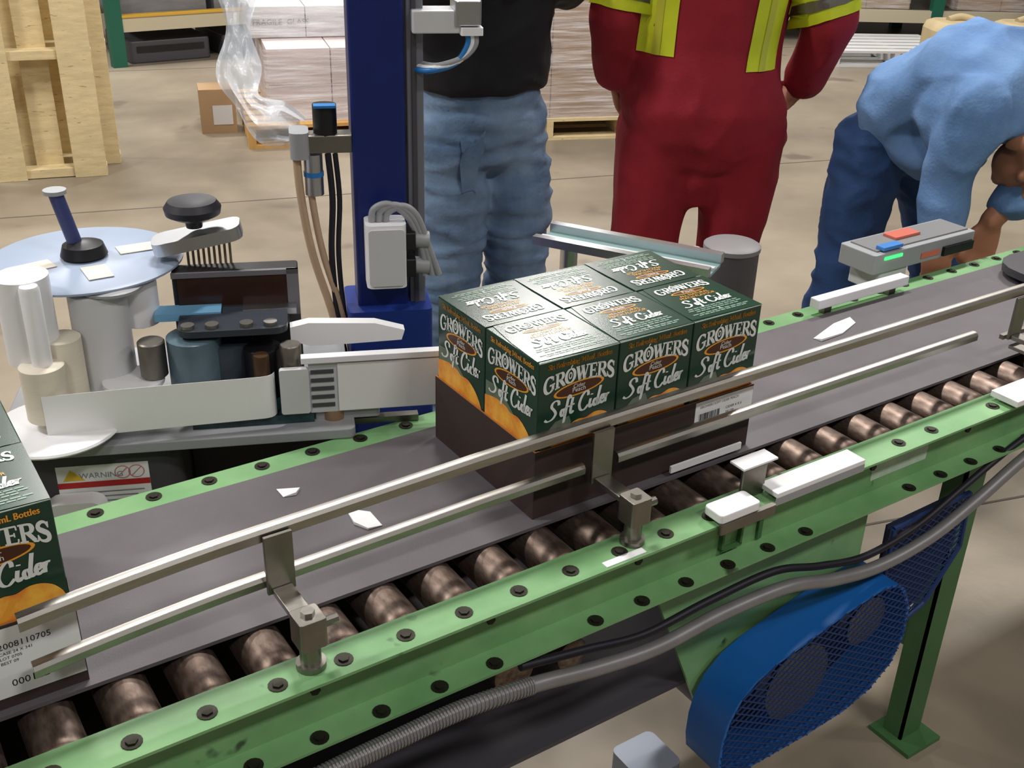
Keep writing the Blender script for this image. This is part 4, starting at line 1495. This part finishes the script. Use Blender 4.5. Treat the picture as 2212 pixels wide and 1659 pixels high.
for k_ in range(2):
    sk = thing('filled_sack', ['plump tan sack behind the bending back, nearer the green post', 'plump tan sack behind the bending back, nearer the right edge'][k_], 'sack', (c_.x - .1 + k_ * .44, c_.y - k_ * .27, 0), -.55, 'tan sacks far right')
    MB().rbox(-.24, .24, -.2, .2, 0, .44, .12).build('sack_body', mat('tan_sack', S(188, 170, 132), .8, var=.15, vscale=6), sk, local=True, smooth=40, bevel=.06)
    MB().tube([(-.1, 0, .44), (0, .02, .46), (.1, 0, .44)], .03, n=8).build('sack_tie', mat('tan_sack', S(188, 170, 132)), sk, local=True, smooth=60)
dc_ = at_z(2230, 110, 0)
dk = thing('dark_cabinet', 'tall black cabinet far back at the upper right corner', 'cabinet', (dc_.x - .52, dc_.y - .86, 0), -.55)
MB().box(-.35, .35, -.3, .3, 0, 1.9).build('cabinet_body', BLACK, dk, local=True, bevel=.01)
MB().box(-.33, -.01, -.32, -.3, .06, 1.86).build('door', BLACK, dk, local=True)
MB().box(.01, .33, -.32, -.3, .06, 1.86).build('door', BLACK, dk, local=True)


# ------------------------------------------------------------------ people
def organic(name, mb, mtl, parent, voxel=.012, smooth_it=6, wr=None, seed=0):
    """Fuse overlapping volumes into one continuous surface, optionally with cloth folds."""
    me = mb.mesh(name, mtl)
    ob = bpy.data.objects.new(name, me)
    COL.objects.link(ob)
    r = ob.modifiers.new('r', 'REMESH')
    r.mode = 'VOXEL'
    r.voxel_size = voxel
    s = ob.modifiers.new('s', 'SMOOTH')
    s.iterations = smooth_it
    s.factor = .5
    bpy.context.view_layer.update()
    dg = bpy.context.evaluated_depsgraph_get()
    me2 = bpy.data.meshes.new_from_object(ob.evaluated_get(dg))
    bpy.data.objects.remove(ob)
    bpy.data.meshes.remove(me)
    me2.name = name
    me2.materials.clear()
    me2.materials.append(mtl)
    if wr:
        amp, sc = wr
        nrm = [v.normal.copy() for v in me2.vertices]
        for v, nn in zip(me2.vertices, nrm):
            q = Vector((v.co.x * sc[0] + seed, v.co.y * sc[1], v.co.z * sc[2]))
            f = noise.noise(q) + .5 * noise.noise(q * 2.1 + Vector((5, 3, 1)))
            f = (1 - abs(f)) ** 2 - .55
            v.co += nn * amp * f
    me2.polygons.foreach_set('use_smooth', [True] * len(me2.polygons))
    me2.update()
    return link(name, me2, parent)


def hand(mb, wrist, d, side, curl, palm_n):
    """Palm with five fingers: d = pointing direction, side = thumb side, palm_n = palm normal."""
    d, side, palm_n = Vector(d).normalized(), Vector(side).normalized(), Vector(palm_n).normalized()
    w = Vector(wrist)
    k0 = w + d * .085
    mb.loft([(w - d * .01, side * .026, palm_n * .018), (w + d * .03, side * .036, palm_n * .017), (w + d * .07, side * .042, palm_n * .015), (k0 + d * .004, side * .041, palm_n * .011)], n=14)
    for i, (off, L) in enumerate(((.030, .072), (.010, .080), (-.010, .074), (-.030, .058))):
        p0 = k0 + side * off - d * .008
        a1 = curl * .6
        p1 = p0 + (d * math.cos(a1) + palm_n * math.sin(a1)) * L * .48
        a2 = curl * 1.5
        p2 = p1 + (d * math.cos(a2) + palm_n * math.sin(a2)) * L * .32
        a3 = curl * 2.2
        p3 = p2 + (d * math.cos(a3) + palm_n * math.sin(a3)) * L * .24
        mb.limb([p0, p1, p2, p3], [.0095, .0088, .0082, .0072], n=10)
    t0 = w + d * .025 + side * .028
    t1 = t0 + (d * .62 + side * .75 + palm_n * .2).normalized() * .042
    t2 = t1 + (d * .9 + side * .3 + palm_n * .4).normalized() * .032
    mb.limb([t0, t1, t2], [.013, .0105, .0085], n=10)


def head(mb, c, fwd, up):
    """Cranium, jaw, nose, ears."""
    fwd, up = Vector(fwd).normalized(), Vector(up).normalized()
    sd = fwd.cross(up).normalized()
    R = Matrix((sd, fwd, up)).transposed()
    c = Vector(c)
    mb.ball(c + up * .025 - fwd * .01, .076, .096, .092, n=20, R=R)
    mb.ball(c - up * .05 + fwd * .03, .055, .062, .062, n=18, R=R)
    mb.ball(c - up * .095 + fwd * .058, .026, .022, .02, n=12, R=R)
    mb.limb([c + fwd * .084 + up * .012, c + fwd * .112 - up * .028], [.011, .016], n=10)
    mb.ball(c + fwd * .086 - up * .062, .026, .011, .008, n=12, R=R)
    mb.ball(c + fwd * .072 + up * .022, .052, .018, .010, n=12, R=R)
    for s in (-1, 1):
        mb.ball(c + sd * .078 * s - fwd * .005 - up * .012, .010, .020, .032, n=12, R=R)
        mb.ball(c + sd * .034 * s + fwd * .070 - up * .018, .022, .016, .016, n=12, R=R)
    return sd, R


def hair(name, c, fwd, up, parent, mtl=HAIRM):
    fwd, up = Vector(fwd).normalized(), Vector(up).normalized()
    sd = fwd.cross(up).normalized()
    R = Matrix((sd, fwd, up)).transposed()
    c = Vector(c)
    m = MB()
    m.ball(c + up * .040 - fwd * .022, .081, .093, .088, n=20, R=R)
    m.ball(c - up * .02 - fwd * .062, .064, .046, .06, n=16, R=R)
    return organic(name, m, mtl, parent, .009, 4, (.004, (60, 60, 30)))


def eyes(c, fwd, up, parent):
    fwd, up = Vector(fwd).normalized(), Vector(up).normalized()
    sd = fwd.cross(up).normalized()
    for s in (-1, 1):
        p = Vector(c) + sd * .033 * s + fwd * .082 + up * .003
        e = MB().ball(p, .0115, n=12).build('eye', WHITE, parent, smooth=True)
        MB().ball(p + fwd * .0075, .0055, n=10).build('iris', INKK, e, smooth=True)


def standing(root, leg_off, arms, facing, P):
    """Shared skeleton in local axes of the figure (x = figure's right, y = forward)."""
    pass


def frame_of(loc, ang):
    return Matrix.Translation(loc) @ Matrix.Rotation(ang, 4, 'Z')


def shoe(mb, M, ankle, toe):
    a, t = Vector(ankle), Vector(toe)
    d = (t - a)
    d.z = 0
    d.normalize()
    s = Vector((-d.y, d.x, 0))
    up = Vector((0, 0, 1))
    secs = []
    for u, w, h in ((-.08, .03, .045), (-.05, .042, .06), (.02, .044, .055), (.10, .05, .036), (.16, .046, .028), (.19, .03, .02)):
        c = Vector((a.x, a.y, h * .98)) + d * u
        secs.append((M @ c, M.to_3x3() @ (s * w), Vector((0, 0, h))))
    mb.loft(secs, n=16)


# --- person in the red coverall, seen from behind
rp = at_d(1515, 250, 3.05)
RL = Vector((rp.x, rp.y, 0))
MR = frame_of(RL, -YAW + .03)
red = thing('person', 'person in red coverall with yellow tape, seen from behind, hands at pockets', 'person', RL)
R3 = MR.to_3x3()
L = lambda x_, y_, z_: MR @ Vector((x_, y_, z_))
VX, VY, VZ = R3 @ Vector((1, 0, 0)), R3 @ Vector((0, 1, 0)), Vector((0, 0, 1))
J = dict(sL=(-.215, 0, 1.47), eL=(-.262, -.03, 1.21), wL=(-.240, .06, 1.03), sR=(.22, 0, 1.47), eR=(.308, -.05, 1.21), wR=(.283, .04, 1.03),
         hL=(-.10, 0, .93), kL=(-.125, .02, .50), aL=(-.115, 0, .09), hR=(.10, 0, .93), kR=(.115, .02, .50), aR=(.085, 0, .09))
J = {k_: L(*v) for k_, v in J.items()}
bm_ = MB()
bm_.loft([(L(0, 0, .86), VX * .15, VY * .11), (L(0, 0, 1.0), VX * .16, VY * .12), (L(0, 0, 1.12), VX * .14, VY * .105), (L(0, 0, 1.3), VX * .165, VY * .115), (L(0, 0, 1.44), VX * .16, VY * .09), (L(0, 0, 1.50), VX * .08, VY * .07)])
bm_.limb([L(0, 0, 1.44), L(0, .01, 1.60)], [.062, .055])
for s in 'LR':
    bm_.limb([J['s' + s], J['e' + s], J['w' + s]], [.055, .042, .028])
    bm_.limb([J['h' + s], J['k' + s], J['a' + s]], [.082, .058, .038])
hand(bm_, J['wL'], R3 @ Vector((.25, .35, -.9)), R3 @ Vector((.2, .9, .3)), .35, R3 @ Vector((.9, -.1, .2)))
hand(bm_, J['wR'], R3 @ Vector((-.62, .25, -.74)), R3 @ Vector((-.2, .9, .3)), .35, R3 @ Vector((-.9, -.1, .2)))
hc = L(0, .03, 1.69)
head(bm_, hc, VY, VZ)
body_red = organic('body', bm_, SKIN, red, .0075, 3)
eyes(hc, VY, VZ, red)
hair('hair', hc, VY, VZ, red)
cv = MB()
cv.loft([(L(0, 0, .82), VX * .14, VY * .13), (L(0, -.01, .90), VX * .215, VY * .155), (L(0, -.015, .98), VX * .232, VY * .165), (L(0, -.01, 1.06), VX * .205, VY * .155), (L(0, 0, 1.14), VX * .20, VY * .148), (L(0, 0, 1.30), VX * .215, VY * .15), (L(0, 0, 1.43), VX * .205, VY * .125), (L(0, 0, 1.50), VX * .10, VY * .09)], n=28)
cv.limb([J['sL'], J['eL'], J['eL'].lerp(J['wL'], .85)], [.082, .070, .058])
cv.limb([J['sR'], J['eR'], J['eR'].lerp(J['wR'], .88)], [.084, .074, .060])
cv.limb([L(-.115, -.005, .90), L(-.122, .01, .66), L(-.125, .02, .48), L(-.118, 0, .10)], [.120, .108, .092, .088])
cv.limb([L(.118, -.005, .90), L(.122, .01, .66), L(.112, .02, .48), L(.085, 0, .10)], [.124, .104, .082, .080])
cv.loft([(L(0, .0, .90), VX * .12, VY * .13), (L(0, .0, .78), VX * .10, VY * .11), (L(0, 0, .70), VX * .04, VY * .08)])
cv.loft([(L(.19, .05, .97), VX * .05, VY * .09), (L(.215, .05, .88), VX * .05, VY * .09), (L(.17, .04, .78), VX * .05, VY * .08)])
cover = organic('coverall', cv, RED, red, .011, 5, (.011, (7, 7, 4)), 3)
sh = MB()
shoe(sh, Matrix.Identity(4), J['aL'], J['aL'] + VY)
organic('shoe', sh, SHOE, red, .009, 3)
sh = MB()
shoe(sh, Matrix.Identity(4), J['aR'], J['aR'] + VY)
organic('shoe', sh, SHOE, red, .009, 3)


def wrapped(name, pts_grid, mtl, parent, target, off=.004):
    """A strip that lies on a garment (grid of points pulled onto its surface)."""
    rows, cols = len(pts_grid), len(pts_grid[0])
    m = MB()
    m.add([p for r_ in pts_grid for p in r_], [(i * cols + j, i * cols + j + 1, (i + 1) * cols + j + 1, (i + 1) * cols + j) for i in range(rows - 1) for j in range(cols - 1)])
    o = m.build(name, mtl, parent, smooth=60)
    s = o.modifiers.new('lay', 'SHRINKWRAP')
    s.target = target
    s.wrap_method = 'NEAREST_SURFACEPOINT'
    s.wrap_mode = 'ABOVE_SURFACE'
    s.offset = off
    return o


from mathutils.bvhtree import BVHTree
cbv = BVHTree.FromPolygons([v.co for v in cover.data.vertices], [tuple(q.vertices) for q in cover.data.polygons])


def projected(name, grid, direction, mtl, parent, off):
    out = []
    for r_ in grid:
        row = []
        for p in r_:
            h = cbv.ray_cast(p - direction * .5, direction)
            row.append((h[0] if h[0] else p) - direction * off)
        out.append(row)
    rows, cols = len(out), len(out[0])
    m = MB()
    fl_ = [p for r_ in out for p in r_]
    bk_ = [p + direction * .003 for p in fl_]
    n_ = len(fl_)
    fs = []
    for i in range(rows - 1):
        for j in range(cols - 1):
            a, b, c, d = i * cols + j, i * cols + j + 1, (i + 1) * cols + j + 1, (i + 1) * cols + j
            fs += [(a, b, c, d), (n_ + d, n_ + c, n_ + b, n_ + a)]
    m.add(fl_ + bk_, fs)
    return m.build(name, mtl, parent, smooth=60)


for cx_, tilt, z0_, z1_ in ((-.158, .01, 1.125, 1.42), (.118, .03, 1.095, 1.42)):
    for nm, w0, w1, mt, of in (('yellow_tape', -.044, .044, HIVIS, .004), ('silver_tape', -.009, .009, SILVT, .006)):
        grid = []
        for i in range(15):
            z = z0_ + (z1_ - z0_) * i / 14
            grid.append([L(cx_ + w0 + (w1 - w0) * j / 6 + tilt * (z - z0_) / .3, -.19, z) for j in range(7)])
        projected(nm, grid, VY, mt, red, of)
for s, u in (('L', .42), ('R', .46)):
    a, b = J['s' + s], J['e' + s]
    ax = (b - a).normalized()
    A = ax.orthogonal().normalized()
    B = ax.cross(A)
    for nm, h0, h1, mt, of in (('yellow_armband', -.045, .045, HIVIS, .005), ('silver_armband', -.014, .014, STEELD, .008)):
        grid = []
        for i in range(6):
            c_ = a.lerp(b, u + .35) + ax * (h0 + (h1 - h0) * i / 5)
            grid.append([c_ + (A * math.cos(2 * PI * j / 24) + B * math.sin(2 * PI * j / 24)) * .10 for j in range(25)])
        wrapped(nm, grid, mt, red, cover, of)
# --- person in faded jeans and black jacket
jp = at_d(1040, 200, 3.0)
JL = Vector((jp.x, jp.y, 0))
MJ = frame_of(JL, -YAW - 2.55)
R3 = MJ.to_3x3()
L = lambda x_, y_, z_: MJ @ Vector((x_, y_, z_))
VX, VY = R3 @ Vector((1, 0, 0)), R3 @ Vector((0, 1, 0))
jn = thing('person', 'person in faded blue jeans and black jacket standing beside the navy column', 'person', JL)
J = {k_: L(*v) for k_, v in dict(sL=(-.20, 0, 1.47), eL=(-.25, .02, 1.27), wL=(-.06, .20, 1.36), sR=(.20, 0, 1.47), eR=(.25, .02, 1.27), wR=(.06, .20, 1.38),
     hL=(-.09, 0, .93), kL=(-.10, .05, .50), aL=(-.10, -.02, .09), hR=(.09, 0, .93), kR=(.11, .02, .50), aR=(.12, -.03, .09)).items()}
bm_ = MB()
bm_.loft([(L(0, 0, .86), VX * .14, VY * .10), (L(0, 0, 1.0), VX * .15, VY * .11), (L(0, 0, 1.12), VX * .13, VY * .10), (L(0, 0, 1.3), VX * .16, VY * .11), (L(0, 0, 1.44), VX * .15, VY * .09), (L(0, 0, 1.50), VX * .08, VY * .07)])
bm_.limb([L(0, 0, 1.44), L(0, .01, 1.60)], [.062, .055])
for s in 'LR':
    bm_.limb([J['s' + s], J['e' + s], J['w' + s]], [.05, .040, .028])
    bm_.limb([J['h' + s], J['k' + s], J['a' + s]], [.08, .055, .038])
    hand(bm_, J['w' + s], R3 @ Vector((.75 if s == 'L' else -.75, .6, .05)), R3 @ Vector((0, .2, 1)), .4, R3 @ Vector((0, -1, .1)))
hc = L(0, .03, 1.69)
head(bm_, hc, VY, VZ)
organic('body', bm_, SKIN, jn, .0075, 3)
eyes(hc, VY, VZ, jn)
hair('hair', hc, VY, VZ, jn)
tm = MB()
tm.loft([(L(0, 0, .80), VX * .12, VY * .11), (L(0, -.005, .90), VX * .175, VY * .142), (L(0, 0, 1.0), VX * .172, VY * .135), (L(0, 0, 1.07), VX * .16, VY * .125)], n=26)
tm.limb([L(-.088, 0, .91), L(-.10, .035, .68), L(-.10, .05, .48), L(-.10, 0, .26), L(-.10, -.02, .08)], [.112, .104, .090, .088, .092])
tm.limb([L(.092, 0, .91), L(.10, .01, .68), L(.11, .02, .48), L(.12, -.01, .26), L(.12, -.03, .08)], [.112, .104, .090, .088, .092])
jeans = organic('jeans', tm, JEANS, jn, .010, 5, (.017, (4, 4, 17)), 11)
jk = MB()
jk.loft([(L(0, 0, 1.015), VX * .188, VY * .150), (L(0, 0, 1.08), VX * .195, VY * .158), (L(0, 0, 1.2), VX * .20, VY * .16), (L(0, 0, 1.34), VX * .21, VY * .15), (L(0, 0, 1.44), VX * .195, VY * .125), (L(0, 0, 1.52), VX * .09, VY * .085)], n=26)
jk.limb([J['sL'], J['eL'], J['eL'].lerp(J['wL'], .9)], [.08, .068, .052])
jk.limb([J['sR'], J['eR'], J['eR'].lerp(J['wR'], .9)], [.08, .068, .052])
organic('jacket', jk, JACK, jn, .011, 4, (.010, (6, 6, 9)), 4)
pk = [[L(.08 + .075 * j / 5, .2, .90 - .13 * i / 5 + .02 * j / 5) for j in range(6)] for i in range(6)]
wrapped('pocket', pk, JEANS, jn, jeans, .004)
for s in 'LR':
    sh = MB()
    shoe(sh, Matrix.Identity(4), J['a' + s], J['a' + s] + VY)
    organic('shoe', sh, SHOE, jn, .009, 3)

# --- person bending over at the right, side on, facing right
hipc = at_d(1948, 262, 3.0)
hx = Vector((RT.x, RT.y, 0)).normalized()          # to the right in the picture
hy = Vector((FW.x, FW.y, 0)).normalized()          # away from the camera
BL = Vector((hipc.x, hipc.y, 0))
bp_ = thing('person', 'person in light denim shirt and dark jeans bending over at the right edge', 'person', BL)
G = lambda a, b, z: BL + hx * a + hy * b + VZ * z
hz = hipc.z - .01
FF = (hx * .62 - hy * .78).normalized()            # where the figure faces
LL = (-hx * .78 - hy * .62).normalized()           # the figure's right side, left in the picture
Q = lambda f, l, z: BL + FF * f + LL * l + VZ * z
J = dict(hN=G(-.075, -.02, hz - .05), hF=G(.09, .05, hz - .05), kN=G(-.115, -.05, .53), kF=G(.19, .04, .53), aN=G(-.150, .0, .09), aF=G(.215, .08, .09))
zc = 1.085
sN, eN, wN = Q(.31, .18, zc - .02), G(.02, -.35, .93), G(.015, -.37, .76)
sF, eF, wF = Q(.33, -.17, zc - .02), G(.27, -.32, .93), G(.145, -.36, .80)
hc = Q(.415, .055, zc - .10)
hfw = (FF * .35 - VZ * .9 + LL * .25)
hup = (FF * .9 + VZ * .2)
hup = (hup - hfw.normalized() * hup.dot(hfw.normalized()))
tn = (-FF * .22 + VZ * .97).normalized()
bm_ = MB()
bm_.loft([(Q(-.05, 0, hz - .06), tn * .07, LL * .11), (Q(.02, 0, hz + .02), tn * .085, LL * .13), (Q(.15, 0, hz + .08), tn * .08, LL * .125), (Q(.28, 0, zc + .02), tn * .085, LL * .14), (Q(.38, 0, zc), tn * .07, LL * .12)])
bm_.limb([Q(.36, 0, zc - .01), hc + VZ * .03], [.065, .055])
bm_.limb([sN, eN, wN], [.05, .040, .028])
bm_.limb([sF, eF, wF], [.05, .040, .028])
bm_.limb([J['hN'], J['kN'], J['aN']], [.08, .056, .038])
bm_.limb([J['hF'], J['kF'], J['aF']], [.08, .056, .038])
hand(bm_, wN, -VZ * .95 + hx * .15, hx, .4, hy)
hand(bm_, wF, -VZ * .95 - hx * .1, hx * -1, .4, -hy)
head(bm_, hc, hfw, hup)
organic('body', bm_, SKIN, bp_, .0075, 3)
eyes(hc, hfw, hup, bp_)
hair('hair', hc, hfw, hup, bp_)
tm = MB()
tm.loft([(Q(-.07, 0, hz - .09), tn * .08, LL * .14), (Q(-.03, 0, hz - .03), tn * .125, LL * .175), (Q(.04, 0, hz + .02), tn * .13, LL * .17)], n=24)
tm.limb([J['hN'], J['hN'].lerp(J['kN'], .5), J['kN'], J['aN']], [.106, .090, .074, .072])
tm.limb([J['hF'], J['hF'].lerp(J['kF'], .5), J['kF'], J['aF']], [.106, .088, .072, .072])
organic('jeans', tm, JEANSD, bp_, .010, 5, (.014, (6, 6, 12)), 21)
jk = MB()
jk.loft([(Q(-.03, 0, hz + .035), tn * .135, LL * .175), (Q(.05, 0, hz + .07), tn * .14, LL * .185), (Q(.16, 0, zc + .02), tn * .145, LL * .19), (Q(.28, 0, zc + .02), tn * .14, LL * .205), (Q(.37, 0, zc), tn * .115, LL * .18), (Q(.42, 0, zc - .02), tn * .075, LL * .09)], n=26)
jk.loft([(Q(.08, 0, hz + .01), FF * .11, LL * .16), (Q(.13, 0, hz - .06), FF * .11, LL * .15), (Q(.15, 0, hz - .10), FF * .06, LL * .10)], n=20)
jk.limb([sN, eN, eN.lerp(wN, .9)], [.090, .068, .054])
jk.ball(Q(.24, .12, zc - .04), .115)
jk.limb([sF, eF, eF.lerp(wF, .6)], [.085, .070, .060])
organic('denim_shirt', jk, SHIRTB, bp_, .010, 5, (.015, (6, 6, 6)), 31)
for s in 'NF':
    sh = MB()
    shoe(sh, Matrix.Identity(4), J['a' + s], J['a' + s] + FF)
    organic('shoe', sh, SHOE, bp_, .009, 3)
# pale piece on the floor below the conveyor
fc = at_z(1392, 1672, 0)
tag(MB().rbox(fc.x - .05, fc.x + .05, fc.y - .05, fc.y + .05, 0, .05, .015).build('floor_block', mat('pale_blue_grey', S(150, 158, 172), .5)), 'pale grey blue block on the floor below the conveyor', 'block')
